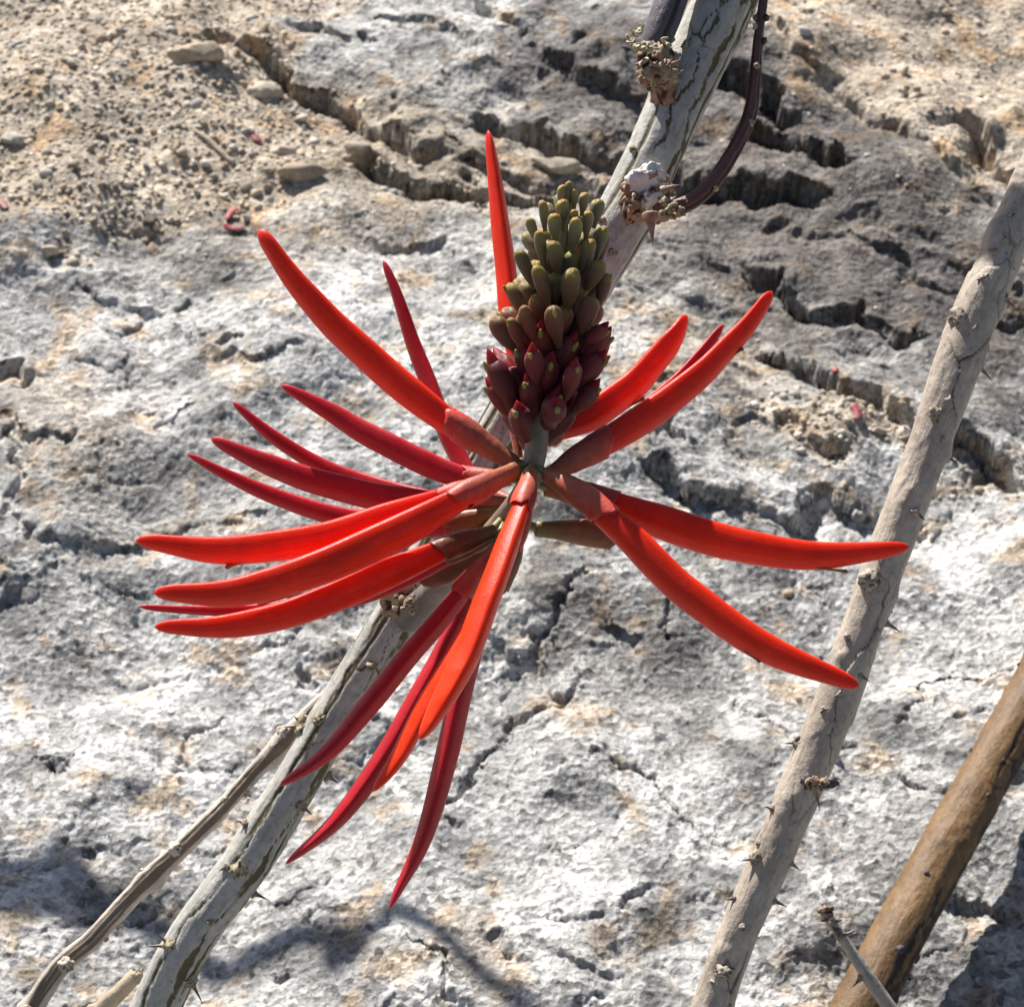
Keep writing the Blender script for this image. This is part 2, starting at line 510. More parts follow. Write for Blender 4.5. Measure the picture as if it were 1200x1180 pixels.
# ledges: pixel polyline, rise above the edge (cm), drop below it (cm), reach up, reach down
LEDGES = [
    ([(230, 40), (300, 62), (352, 92), (405, 112), (450, 150), (500, 176), (540, 182)], 0.9, 0.9, 2.6, 0.5),
    ([(395, 160), (440, 188), (480, 212), (540, 218), (600, 212), (660, 222), (720, 250)], 0.8, 1.1, 2.2, 0.5),
    ([(545, 175), (590, 196), (640, 204), (690, 205), (730, 222)], 0.6, 0.8, 1.2, 0.4),
    ([(540, -20), (600, 30), (650, 75), (700, 104), (760, 128)], 0.9, 0.4, 2.4, 0.9),
    ([(540, 118), (620, 140), (690, 170), (755, 190), (830, 205), (900, 228), (975, 236)], 1.2, 1.5, 2.8, 0.6),
    ([(420, 6), (470, 10), (530, 36), (570, 60)], 0.5, 0.5, 1.8, 0.5),
    ([(325, 20), (370, 24), (420, 44)], 0.4, 0.4, 1.2, 0.4),
    ([(840, 80), (880, 104), (915, 135), (935, 160)], 0.9, 1.6, 1.6, 0.7),
    ([(850, 150), (915, 168), (950, 188), (1000, 216)], 0.9, 1.5, 1.4, 0.6),
    ([(880, 40), (960, 100), (1010, 128), (1070, 170), (1140, 215), (1230, 290)], 0.5, 0.35, 2.2, 0.6),
    ([(1110, 140), (1160, 170), (1200, 210), (1240, 225)], 1.3, 1.2, 2.0, 0.8),
    ([(850, 300), (930, 330), (975, 362), (1005, 352), (1045, 382), (1100, 400)], 0.5, 0.9, 1.6, 0.4),
    ([(870, 250), (980, 275), (1080, 320), (1220, 375)], 0.25, 0.3, 1.8, 0.35),
    ([(880, 395), (940, 420), (1000, 458), (1060, 492), (1140, 520), (1230, 575)], 0.9, 1.1, 2.8, 0.55),
    ([(865, 488), (905, 500), (950, 512), (1010, 530)], 0.6, 0.5, 1.3, 0.8),
    ([(745, 545), (775, 560), (800, 582), (860, 596), (940, 596), (950, 560)], 1.7, 0.7, 1.8, 0.5),
    ([(955, 565), (990, 578), (1030, 585), (1100, 610)], 0.6, 0.4, 1.3, 0.7),
    ([(740, 505), (790, 500), (800, 530)], 1.0, 1.1, 0.5, 0.8),
    ([(20, 640), (60, 630), (133, 629), (199, 610), (271, 606), (330, 620)], 0.45, 0.4, 1.2, 0.6),
    ([(60, 660), (100, 672), (128, 690)], 0.4, 0.5, 0.8, 0.6),
    ([(-10, 480), (40, 523), (66, 518), (88, 490)], 0.5, 0.5, 0.9, 0.5),
    ([(-20, 425), (12, 412), (34, 432)], 0.6, 0.9, 0.6, 0.9),
    ([(550, 735), (581, 745), (621, 770), (660, 800), (690, 790)], 0.5, 0.5, 0.9, 0.5),
    ([(705, 712), (735, 725), (762, 728)], 0.6, 0.5, 0.7, 0.6),
    ([(640, 1084), (675, 1080), (711, 1067)], 0.35, 0.4, 0.6, 0.35),
    ([(722, 1064), (740, 1050), (758, 1040)], 0.35, 0.35, 0.6, 0.35),
    ([(560, 1105), (620, 1120), (680, 1140), (740, 1150)], 0.35, 0.3, 0.9, 0.5),
    ([(1040, 905), (1080, 930), (1130, 940), (1210, 930)], 0.6, 0.6, 1.1, 0.8),
    ([(1080, 1040), (1140, 1060), (1210, 1090)], 0.5, 0.5, 1.0, 0.8),
    ([(150, 865), (230, 880), (300, 870)], 0.25, 0.2, 0.9, 0.5),
    ([(420, 830), (480, 850), (540, 900)], 0.3, 0.25, 0.8, 0.5),
    ([(830, 870), (880, 880), (930, 905)], 0.35, 0.3, 0.8, 0.5),
    ([(80, 760), (150, 770), (200, 755), (260, 770)], 0.3, 0.25, 0.9, 0.5),
    ([(1095, 845), (1140, 850), (1180, 840)], 0.35, 0.35, 0.7, 0.4),
    ([(250, 420), (300, 430), (350, 425), (390, 440)], 0.25, 0.25, 0.8, 0.4),
    ([(90, 330), (150, 350), (230, 345)], 0.25, 0.2, 0.9, 0.5),
    ([(420, 270), (470, 280), (530, 275)], 0.3, 0.25, 0.9, 0.5),
]
# cracks: pixel polyline, depth, half width (cm)
CRACKS = [
    ([(680, 655), (657, 708), (626, 750), (600, 790)], 0.45, 0.10),
    ([(672, 803), (612, 816), (590, 843), (554, 906), (534, 926), (520, 980)], 0.5, 0.10),
    ([(745, 650), (780, 690), (790, 740)], 0.3, 0.08),
    ([(0, 470), (20, 520), (10, 590), (40, 640)], 0.5, 0.12),
    ([(200, 890), (215, 850), (250, 800)], 0.3, 0.07),
    ([(1050, 860), (1090, 800), (1150, 790), (1200, 770)], 0.4, 0.1),
    ([(860, 780), (900, 840), (940, 860), (1020, 880)], 0.3, 0.08),
    ([(60, 1090), (130, 1050), (180, 1060)], 0.3, 0.08),
    ([(480, 1100), (520, 1140), (535, 1185)], 0.35, 0.09),
    ([(380, 700), (330, 740), (290, 750)], 0.25, 0.07),
    ([(140, 480), (200, 500), (230, 480)], 0.25, 0.07),
    ([(700, 880), (760, 900), (800, 960), (870, 980)], 0.3, 0.07),
]


def blobs(px, py, L):
    out = 0
    for cx, cy, rx, ry, k in L:
        out = out + k * np.exp(-(((px - cx) / rx) ** 2 + ((py - cy) / ry) ** 2))
    return out


def zone_masks(a, b):
    px, py = ab2pix(a, b)
    w1 = fbm2(a * 0.35, b * 0.35, 4, 51); w2 = fbm2(a * 0.35, b * 0.35, 4, 61)
    px = px + 45 * w1; py = py + 35 * w2
    sand = blobs(px, py, [(120, 60, 210, 150, 1.5), (250, 170, 170, 70, 1.1), (20, 215, 170, 80, 1.0), (430, 60, 80, 50, -.5), (150, 320, 190, 40, -.6), (150, -150, 400, 150, 1.0)])
    sand = sand + blobs(px, py, [(1060, 40, 170, 90, 1.5), (1180, 130, 110, 70, 1.1), (1120, 210, 70, 30, .6), (940, 0, 100, 60, .8), (1000, -150, 300, 150, 1.0), (1010, 510, 120, 40, .75), (930, 470, 60, 40, .5), (1160, 570, 60, 30, .6)])
    dark = blobs(px, py, [(1040, 300, 190, 110, 1.2), (920, 165, 130, 90, 1.3), (770, 130, 100, 70, .9), (660, 70, 100, 60, .9), (1180, 420, 90, 70, .9), (790, 730, 110, 110, .55), (1080, 1060, 130, 120, .35), (230, 570, 90, 50, .5), (870, 300, 60, 60, .6), (60, 690, 60, 40, .4)])  # varnished and grey rock; around upper-right crevices also shade put into the colour
    warm = blobs(px, py, [(450, 170, 150, 70, 1.0), (640, 200, 140, 50, 1.0), (330, 100, 90, 50, .8), (850, 420, 110, 70, .8), (700, 330, 90, 60, .5), (60, 470, 70, 70, .7), (1010, 250, 160, 60, .45), (550, 1120, 50, 40, .8), (300, 250, 200, 70, .6), (900, 200, 90, 60, .7), (110, 560, 60, 60, .4), (640, 700, 50, 50, .35)])
    white = blobs(px, py, [(150, 850, 180, 130, .9), (130, 400, 140, 90, .7), (430, 400, 120, 120, .5), (1150, 660, 80, 80, .8), (640, 960, 120, 80, .35), (420, 1010, 120, 60, .7), (480, 1150, 150, 60, .4), (800, 560, 120, 60, .3)])
    return np.clip(sand, 0, 1.4), np.clip(dark, 0, 1.2), np.clip(warm, 0, 1.2), np.clip(white, 0, 1.2)


def poly_dist(x, y, P):
    """distance to polyline, signed side (+ = up-slope when drawn left to right), end taper."""
    best = np.full(x.shape, 1e9); side = np.zeros(x.shape); par = np.zeros(x.shape)
    L = np.linalg.norm(np.diff(P, axis=0), axis=1); cum = np.concatenate([[0], np.cumsum(L)])
    for i in range(len(P) - 1):
        d = P[i + 1] - P[i]
        t = np.clip(((x - P[i, 0]) * d[0] + (y - P[i, 1]) * d[1]) / (L[i] ** 2), 0, 1)
        qx = P[i, 0] + t * d[0]; qy = P[i, 1] + t * d[1]
        dist = np.hypot(x - qx, y - qy)
        cr = d[0] * (y - P[i, 1]) - d[1] * (x - P[i, 0])
        m = dist < best
        best = np.where(m, dist, best); side = np.where(m, np.sign(cr), side)
        par = np.where(m, (cum[i] + t * L[i]) / cum[-1], par)
    return best, side, par


def ground_h(a, b, full=False):
    a = np.asarray(a, float); b = np.asarray(b, float)
    shp = a.shape
    a = a.ravel(); b = b.ravel()
    sand, dark, warm, white = zone_masks(a, b)
    soft = np.clip(sand, 0, 1)
    hard = 1 - 0.85 * soft
    smo = (1 - 0.6 * np.clip(dark, 0, 1) * (b > 12)) * np.clip(0.95 + 0.75 * fbm2(a / 8, b / 8, 2, 3), 0.3, 1.4) * (1 - 0.45 * np.clip(white, 0, 1))
    h = 1.3 * fbm2(a / 17, b / 17, 3, 1) + 0.55 * fbm2(a / 5.5 + 3, b / 5.5, 3, 5)
    # warp for ragged edges
    wx = 0.55 * fbm2(a / 1.7, b / 1.7, 4, 11); wy = 0.55 * fbm2(a / 1.7, b / 1.7, 4, 21)
    aw = a + wx; bw = b + wy
    # tilted strata, strongest in the upper half
    th = R(-27)
    q = bw * math.cos(th) - aw * math.sin(th) + 1.2 * fbm2(a / 7, b / 7, 2, 31)
    mask_up = sstep(14, 26, b) * hard
    qs = q / 3.1
    saw = qs - np.floor(qs)
    step = (saw - 0.5) - sstep(0.86, 1.0, saw)
    amp = np.clip(0.5 + 0.9 * fbm2(a / 5, b / 5, 2, 41), 0, 1)
    h -= 0.9 * step * mask_up * amp * -1.0 * 0.38
    # fine bedding lines along the strata in the upper right
    al = aw * math.cos(th) + bw * math.sin(th); ac = bw * math.cos(th) - aw * math.sin(th)
    h += 0.10 * fbm2(al * 0.16, ac * 0.95, 3, 33, 0.6) * sstep(16, 26, b) * hard * sstep(-2, 6, a + 4)
    # chunky blocks
    f1, f2, cid = worley2(aw / 3.4 + 5, bw / 2.7, 71)
    h += hard * (0.22 * (cid - 0.5) * sstep(0.0, 0.16, f2 - f1)) * np.clip(0.55 + 0.8 * fbm2(a / 6, b / 6, 2, 77), 0, 1)
    crk = sstep(0.07, 0.0, f2 - f1) * np.clip(1.1 * fbm2(a / 4, b / 4, 2, 79), 0, 1)
    h -= 0.13 * crk * hard
    # lumps
    f1, f2, cid = worley2(aw / 1.25, bw / 1.05, 81)
    lump = np.sqrt(np.clip(1 - (f1 * 1.15) ** 2, 0, 1))
    var = np.clip(0.62 + 0.9 * fbm2(a / 3.2, b / 3.2, 3, 87), 0.1, 1.6)
    h += hard * smo * 0.065 * (lump - 0.6) * (0.4 + 0.9 * cid) * var
    f1b, f2b, cidb = worley2(aw / 0.47 + 9, bw / 0.42, 91)
    lump2 = np.sqrt(np.clip(1 - (f1b * 1.1) ** 2, 0, 1))
    h += (0.4 + 0.6 * hard) * smo * 0.045 * (lump2 - 0.6) * (0.3 + 1.1 * cidb) * np.clip(0.7 + 0.8 * fbm2(a / 2.1, b / 2.1, 2, 97), 0.15, 1.5)
    f1c, f2c, cidc = worley2(a / 0.2 + wx, b / 0.19, 101)
    h += 0.042 * (0.6 - f1c) * (0.4 + cidc)
    h += hard * smo * 0.05 * fbm2(aw / 0.9, bw / 0.7, 4, 111, 0.55) + 0.026 * fbm2(a / 0.3, b / 0.26, 3, 121, 0.6)
    # pitted spots
    f1d, _, cidd = worley2(aw / 2.3 + 2, bw / 2.0, 131)
    h -= hard * 0.32 * sstep(0.16, 0.06, f1d) * (cidd > 0.94)
    # explicit ledges and cracks
    deep = np.zeros_like(h)
    lw = np.clip(0.85 + 0.75 * fbm2(a / 1.9, b / 1.9, 2, 163), 0.0, 1.35)
    ew = 0.07 + 0.22 * np.clip(fbm2(a / 1.3, b / 1.3, 2, 161), 0, 1)
    rx = a + 0.8 * wx + 0.13 * fbm2(a / 0.6, b / 0.6, 3, 141); ry = b + 0.8 * wy + 0.13 * fbm2(a / 0.6, b / 0.6, 3, 151)
    for pl, hu, hd, lu, ld in LEDGES:
        kk = 0.5 if pl[0][1] > 600 else (0.8 if pl[0][1] > 400 else 1.0)
        P = np.array([pix2ab(*p) for p in pl])
        lo = P.min(0) - 7; hi = P.max(0) + 7
        m = np.nonzero((a > lo[0]) & (a < hi[0]) & (b > lo[1]) & (b < hi[1]))[0]
        if len(m) == 0: continue
        d, s, t = poly_dist(rx[m], ry[m], P)
        w = sstep(0, 0.12, t) * sstep(1, 0.88, t) * lw[m]
        w = np.where((t <= 0) | (t >= 1), 0, w)
        k = 0.5 + 0.5 * np.tanh(d * s / ew[m])
        up = 0.5 * kk * hu * np.exp(-(d / lu) ** 1.3); dn = -0.95 * kk * hd * np.exp(-(d / ld) ** 1.5)
        h[m] += w * (k * up + (1 - k) * dn)
        deep[m] = np.maximum(deep[m], w * (1 - k) * np.exp(-(d / ld) ** 2))
    for pl, dep, wd in CRACKS:
        P = np.array([pix2ab(*p) for p in pl])
        lo = P.min(0) - 2; hi = P.max(0) + 2
        m = np.nonzero((a > lo[0]) & (a < hi[0]) & (b > lo[1]) & (b < hi[1]))[0]
        if len(m) == 0: continue
        d, s, t = poly_dist(rx[m], ry[m], P)
        w = sstep(0, 0.1, t) * sstep(1, 0.9, t)
        h[m] -= 0.55 * w * dep * np.exp(-(d / wd) ** 2)
    if not full:
        return h.reshape(shp)
    base = np.array([0.53, 0.51, 0.475])[None]
    c = np.repeat(base, len(a), 0)
    c = c * (1 + 0.16 * fbm2(a / 2.4, b / 2.4, 4, 201))[:, None]
    grey = sstep(0.05, 0.6, fbm2(aw / 3.1, bw / 2.6, 4, 211))
    c = c * (1 - 0.5 * grey)[:, None] * (1 + np.array([-0.01, 0.0, 0.01]) * grey[:, None])
    def blend(c, m, col): return c * (1 - m)[:, None] + np.array(col)[None] * m[:, None]
    c = blend(c, 0.65 * np.clip(white, 0, 1), (0.72, 0.69, 0.65))
    c = blend(c, 0.72 * np.clip(warm, 0, 1), (0.44, 0.345, 0.235))
    c = blend(c, 0.93 * np.clip(dark, 0, 1), (0.16, 0.138, 0.12))
    c = blend(c, 0.9 * sstep(0.3, 0.8, sand), (0.57, 0.465, 0.345))
    c = c * (0.86 + 0.28 * cidb)[:, None]
    return h.reshape(shp), c * 0.83, soft


def ab2w(a, b, h):
    return G_O + np.multiply.outer(np.asarray(a, float), G_A) + np.multiply.outer(np.asarray(b, float), G_B) + np.multiply.outer(np.asarray(h, float), G_N)


# ------------------------------------------------------------------ rocky ground
def grow(start, step, far, ratio=1.075):
    out = []; p = start; s = step
    while p < far:
        s *= ratio; p += s; out.append(p)
    return np.array(out)


NB_F, NA_F = 820, 750
bf = -5 + 57 * (np.linspace(0, 1, NB_F) * 0.8 + 0.2 * np.linspace(0, 1, NB_F) ** 2)
bs = np.concatenate([-5 - grow(0, 0.07, 130)[::-1], bf, 52 + grow(0, 0.08, 600)])
sf = np.linspace(-1, 1, NA_F)
so = 1 + grow(0, 2.0 / NA_F, 30, 1.052)
ss = np.concatenate([-so[::-1], sf, so])
Wb = 16.6 + 0.155 * np.clip(bs, -5, 52)
AA = ss[None, :] * Wb[:, None]
BB = np.repeat(bs[:, None], len(ss), 1)
HH, CC, GR = ground_h(AA, BB, True)
_a, _b, _h = AA.ravel(), BB.ravel(), HH.ravel()
SHX = 0.08 * fbm3(_a * 1.7, _b * 1.7, _h * 3.6, 3, 171) * (1 - 0.6 * GR)
SHY = 0.10 * fbm3(_a * 1.7 + 31, _b * 1.7, _h * 3.6, 3, 181) * (1 - 0.6 * GR)
STP = sstep(0.8, 2.4, np.abs(np.gradient(HH, axis=0) / np.gradient(BB, axis=0)) + np.abs(np.gradient(HH, axis=1) / np.gradient(AA, axis=1))).ravel()
LAY = fbm2(_h * 2.6 + 0.35 * _b, _a * 0.45 + 0.3 * _b, 3, 191)
SHX = SHX * (0.25 + STP); SHY = SHY * (0.25 + STP) - 0.30 * STP * LAY * (1 - 0.8 * GR)
GV = ab2w(_a + SHX, _b + SHY, _h)
nb_, na_ = AA.shape
i = np.arange(nb_ - 1)[:, None] * na_; j = np.arange(na_ - 1)[None, :]
GF = np.stack([i + j, i + j + 1, i + na_ + j + 1, i + na_ + j], -1).reshape(-1, 4)
me = mesh_from('rocky_ground', GV, GF)
put_attr(me, 'zone', CC, 'FLOAT_COLOR')
put_attr(me, 'grit', GR)
rock = link('rocky_ground', me, ROCK)
rock['kind'] = 'structure'

# ------------------------------------------------------------------ stems
ROOTS = {}


def to_ground(p, direction, sink=1.5):
    """extend from p (cm) along direction until below the ground; returns the end point."""
    d = np.asarray(direction, float); d = d / np.linalg.norm(d)
    q = np.array(p, float)
    for k in range(400):
        rel = q - G_O
        a, b, n = rel @ G_A, rel @ G_B, rel @ G_N
        if n < float(ground_h(np.array([a]), np.array([b]))[0]) - sink:
            break
        q = q + d * 0.5
    return q


def stem_mesh(name, pts, nl, nr, seed, rough=0.03, fissures=5, net=0.6, nodes=(), flake=0.0, fw=1.0, cap_dome=0.6, bands=()):
    """pts: list of (x,y,z,radius) cm. Displaced bark with fissures; `crack` attribute."""
    C = catmull(np.asarray(pts, float), nl)
    path, rad = C[:, :3], C[:, 3]
    T, S, U = frames(path, np.array([0.3, -0.9, 0.25]))
    th = np.arange(nr) * 2 * math.pi / nr
    ds = np.concatenate([[0], np.cumsum(np.linalg.norm(np.diff(path, axis=0), axis=1))])
    LL, TH = np.meshgrid(ds, th, indexing='ij')
    cx, sx = np.cos(TH), np.sin(TH)
    rr = np.repeat(rad[:, None], nr, 1)
    X = cx * rr; Y = sx * rr
    n = fbm3(X * 1.6 + seed, Y * 1.6, LL * 0.55, 4, seed)
    n2 = fbm3(X * 5, Y * 5, LL * 3.5 + seed, 3, seed + 9)
    r = rr * (1 + rough * n) + 0.008 * n2
    rg = np.random.default_rng(seed)
    crack = np.zeros_like(r)
    for k in range(fissures):
        t0 = rg.uniform(0, 2 * math.pi); l0 = rg.uniform(-3, ds[-1]); ln = rg.uniform(5, 16)
        wob = 0.25 * vnoise2(LL * 0.35 + k * 7.7, np.full_like(LL, k * 3.3), seed + k) + 0.06 * vnoise2(LL * 2.2, np.full_like(LL, k * 1.3), seed + 40 + k)
        d = (TH - t0 - wob + math.pi) % (2 * math.pi) - math.pi
        ww = fw * (0.045 + 0.035 * vnoise2(LL * 1.3, np.full_like(LL, k + .5), seed + 80 + k))
        win = sstep(l0, l0 + 1.5, LL) * sstep(l0 + ln, l0 + ln - 1.5, LL)
        crack = np.maximum(crack, win * np.exp(-(d * rr / np.maximum(ww, 0.03)) ** 2))
    for k, (deg, l0, l1, wd) in enumerate(bands):
        wob = 0.30 * vnoise2(LL * 0.3 + k * 5.1, np.full_like(LL, k * 2.3), seed + 300 + k) + 0.16 * vnoise2(LL * 1.6, np.full_like(LL, k * 4.3), seed + 320 + k) + 0.07 * vnoise2(LL * 6, TH * 3, seed + 340 + k)
        d = (TH - R(deg) - wob + math.pi) % (2 * math.pi) - math.pi
        ww = wd * np.clip(1 + 1.1 * vnoise2(LL * 0.9, np.full_like(LL, k + 9.5), seed + 360 + k), 0.12, 2.0)
        win = sstep(l0, l0 + 1, LL) * sstep(l1, l1 - 1, LL)
        crack = np.maximum(crack, win * sstep(1.25, 0.75, np.abs(d) * rr / ww) * (0.55 + 0.45 * n2))
    # network of short scaly cracks
    tw = TH * rr.mean() * 0.75
    per = 2 * math.pi * rr.mean() * 0.75
    nc = max(4, int(round(per / 0.62)))
    gx = TH / (2 * math.pi) * nc
    gy = LL / 1.6
    wobx = 0.18 * vnoise3(X * 4, Y * 4, LL * 2.2, seed + 5); woby = 0.18 * vnoise3(X * 4 + 9, Y * 4, LL * 2.2, seed + 6)
    gx2 = np.where(gx > nc - 1.0, gx, gx)
    f1, f2, cid = worley2(gx2 + wobx, gy + woby, seed + 7)
    region = np.clip(fbm3(X * .8, Y * .8, LL * .3, 2, seed + 8) * 1.6 + net, 0, 1)
    region = region * sstep(0, 0.5, gx) * sstep(nc, nc - 0.5, gx)
    edge = sstep(0.065, 0.0, f2 - f1) * region
    crack = np.maximum(crack, 0.6 * edge)
    r = r - 0.035 * crack
    r = r + flake * region * (cid - 0.5) * 0.035 * sstep(0.0, 0.05, f2 - f1)
    for (ln, ang, hgt, sz) in nodes:
        dd = (TH - ang + math.pi) % (2 * math.pi) - math.pi
        g = np.exp(-((dd * rr) ** 2 + (LL - ln) ** 2) / sz ** 2)
        r = r + hgt * g * (1 + 0.5 * n2)
    # rounded ends
    V = path[:, None, :] + S[:, None, :] * (r * cx)[..., None] + U[:, None, :] * (r * sx)[..., None]
    V = V.reshape(-1, 3)
    i = np.arange(nl - 1)[:, None] * nr; j = np.arange(nr)[None, :]; j2 = (j + 1) % nr
    F = np.stack([i + j, i + j2, i + nr + j2, i + nr + j], -1).reshape(-1, 4)
    nv = len(V)
    caps = []
    ends = np.array([path[0] - T[0] * rad[0] * cap_dome, path[-1] + T[-1] * rad[-1] * cap_dome])
    k = np.arange(nr)
    f0 = np.stack([(k + 1) % nr, k, np.full(nr, nv), np.full(nr, nv)], -1)
    V = np.vstack([V, ends])
    Fl = F.tolist() + [[(q + 1) % nr, q, nv] for q in range(nr)] + [[(nl - 1) * nr + q, (nl - 1) * nr + (q + 1) % nr, nv + 1] for q in range(nr)]
    return V, Fl, np.concatenate([crack.ravel(), [0.5, 0.5]]), np.vstack([np.stack([X, Y, LL * 0.16 + seed], -1).reshape(-1, 3), np.zeros((2, 3))]), (path, T, S, U, rad, ds)


def make_stem(name, obj_name, root, root_loc, pts, nl, nr, seed, mat, **kw):
    V, F, crack, bark, info = stem_mesh(name, pts, nl, nr, seed, **kw)
    me = mesh_from(obj_name, V - root_loc, F)
    put_attr(me, 'crack', crack)
    put_attr(me, 'bark', bark, 'FLOAT_VECTOR')
    o = link(obj_name, me, mat, root)
    return o, info


def tube(name, pts, mat, parent, origin, m=10, n=24, up=(0.2, 0.3, 1), wob=0.0, seed=0):
    C = catmull(np.asarray(pts, float), n)
    V, F = sweep(C[:, :3], C[:, 3], C[:, 3], circle(m), up)
    if wob:
        V = V + wob * np.stack([fbm3(V[:, 0] * 3, V[:, 1] * 3, V[:, 2] * 3, 2, seed + q) for q in range(3)], 1)
    me = mesh_from(name, V - origin, F)
    put_attr(me, 't', np.repeat(np.linspace(0, 1, n), m))
    put_attr(me, 'crack', np.zeros(n * m))
    return link(name, me, mat, parent)


def thorn(parent, origin, p, d, length, rad, bend=(0, 0, -0.25), mat=None, name='thorn'):
    p = np.asarray(p, float); d = np.asarray(d, float); d = d / np.linalg.norm(d)
    bend = np.asarray(bend, float) * length
    pts = []
    for t in (-0.25, 0, 0.12, 0.35, 0.7, 1.0):
        q = p + d * length * t + bend * max(t, 0) ** 2
        r = rad * {-0.25: 1.7, 0: 1.5, 0.12: 0.95, 0.35: 0.6, 0.7: 0.3, 1.0: 0.03}[t]
        pts.append((*q, r))
    return tube(name, pts, mat or THORN, parent, origin, 10, 18)


def blob_obj(name, parent, origin, center, scale, seed, mat, amp=0.35, freq=1.6, sub=3, rot=None, crackamp=True):
    v, f = rough_blob(sub, seed, amp, freq)
    n = fbm3(v[:, 0] * 3.2 + seed, v[:, 1] * 3.2, v[:, 2] * 3.2, 3, seed + 3)
    n4 = 1 - 2 * np.abs(fbm3(v[:, 0] * 5 + seed, v[:, 1] * 5, v[:, 2] * 3, 3, seed + 5))
    v = v * (1 + 0.12 * n + (0.09 * n4 if sub >= 3 else 0))[:, None]
    v = v * np.asarray(scale, float)
    if rot is not None:
        v = v @ np.array(Matrix.Rotation(rot[0], 3, Vector(rot[1]))).T
    me = mesh_from(name, v + np.asarray(center) - origin, f)
    put_attr(me, 'crack', np.clip(-1.3 * n, 0, 1))
    put_attr(me, 't', np.clip(0.5 + 0.5 * n, 0, 1))
    return link(name, me, mat, parent)


def side_point(info, px, py, front=0.0):
    """surface point of a stem nearest to a photo pixel, and its outward direction."""
    path, T, S, U, rad, ds = info
    rel = path - CAM
    D = rel @ FWD
    X = 600 + (rel @ RIGHT) / D * 1200 / TANW; Y = 590 - (rel @ UP) / D * 1200 / TANW
    k = int(np.argmin((X - px) ** 2 + (Y - py) ** 2))
    kx = TANW * D[k] / 1200
    off = RIGHT * ((px - X[k]) * kx) - UP * ((py - Y[k]) * kx)
    off = off - T[k] * (off @ T[k])
    l = np.linalg.norm(off)
    r = rad[k]
    if l < r * 0.96:
        view = -FWD - T[k] * (-FWD @ T[k]); view /= np.linalg.norm(view)
        off2 = off + view * math.sqrt(max(r * r - l * l, 0))
    else:
        off2 = off / l * r
    nrm = off2 / np.linalg.norm(off2)
    return path[k] + nrm * r * 0.97, nrm, T[k], r


def PX(x, y, d, wpx):
    p = pix(x, y, d)
    return (*p, 0.5 * wpx * TANW * d / 1200)


# ---------------------------------------------------------- the flowering branch
mb = [PX(985, -330, 47, 53.9), PX(915, -150, 46, 60.9), PX(850, 0, 45.5, 69.6), PX(808, 85, 45.3, 69.6), PX(762, 190, 45, 66.1), PX(728, 262, 45, 67.9), PX(655, 385, 45, 57.4), PX(577, 520, 45.2, 53.9),
      PX(470, 715, 45.5, 55.7), PX(400, 830, 45.8, 55.7), PX(295, 1000, 46, 55.7), PX(190, 1165, 46.5, 57.4)]
tail = np.array(mb[-1][:3]) - np.array(mb[-2][:3])
tail = tail / np.linalg.norm(tail) + np.array([0.0, 0.05, -0.5])
base = to_ground(mb[-1][:3], tail)
mid = np.array(mb[-1][:3]) * 0.5 + base * 0.5
mb += [(*mid, 0.65), (*base, 0.72)]
FB_O = base
fb = thing('flowering_branch', FB_O, 'pale grey thorny branch bearing a head of long scarlet tubular flowers and buds', 'flowering branch')
main_stem, MI = make_stem('stem', 'stem', fb, FB_O, mb, 1200, 84, 3, BARK_GREY, rough=0.05, nodes=[(1.9 * q + 0.7 * math.sin(q * 2.3), (q * 2.4) % 6.28, 0.03 + 0.025 * math.sin(q * 1.7), 0.35) for q in range(30)], fissures=16, net=0.3, flake=2.0, fw=0.8,
                          bands=[(112, 2, 12, 0.04), (62, 6, 12, 0.035), (104, 13, 60, 0.06), (128, 16, 60, 0.035), (40, 18, 60, 0.03), (150, 4, 60, 0.025)])


def scar(parent_stem, info, O, px, py, w, seed, th=(), mat=CURL):
    """leaf scar cushion with thorns; pieces are children of the stem."""
    p, n, T, r = side_point(info, px, py)
    k = TANW * 45 / 1200
    blob_obj('leaf_scar', parent_stem, O, p, np.array([w, w, w]) * k * 0.5, seed, mat, 0.4, 2.0, 3)
    for (dx, dy, ln) in th:
        d = (RIGHT * dx - UP * dy)
        thorn(parent_stem, O, p + d * w * k * 0.3, d + 0.3 * n, ln * k, 3.2 * k, bend=(0, 0, -0.12))


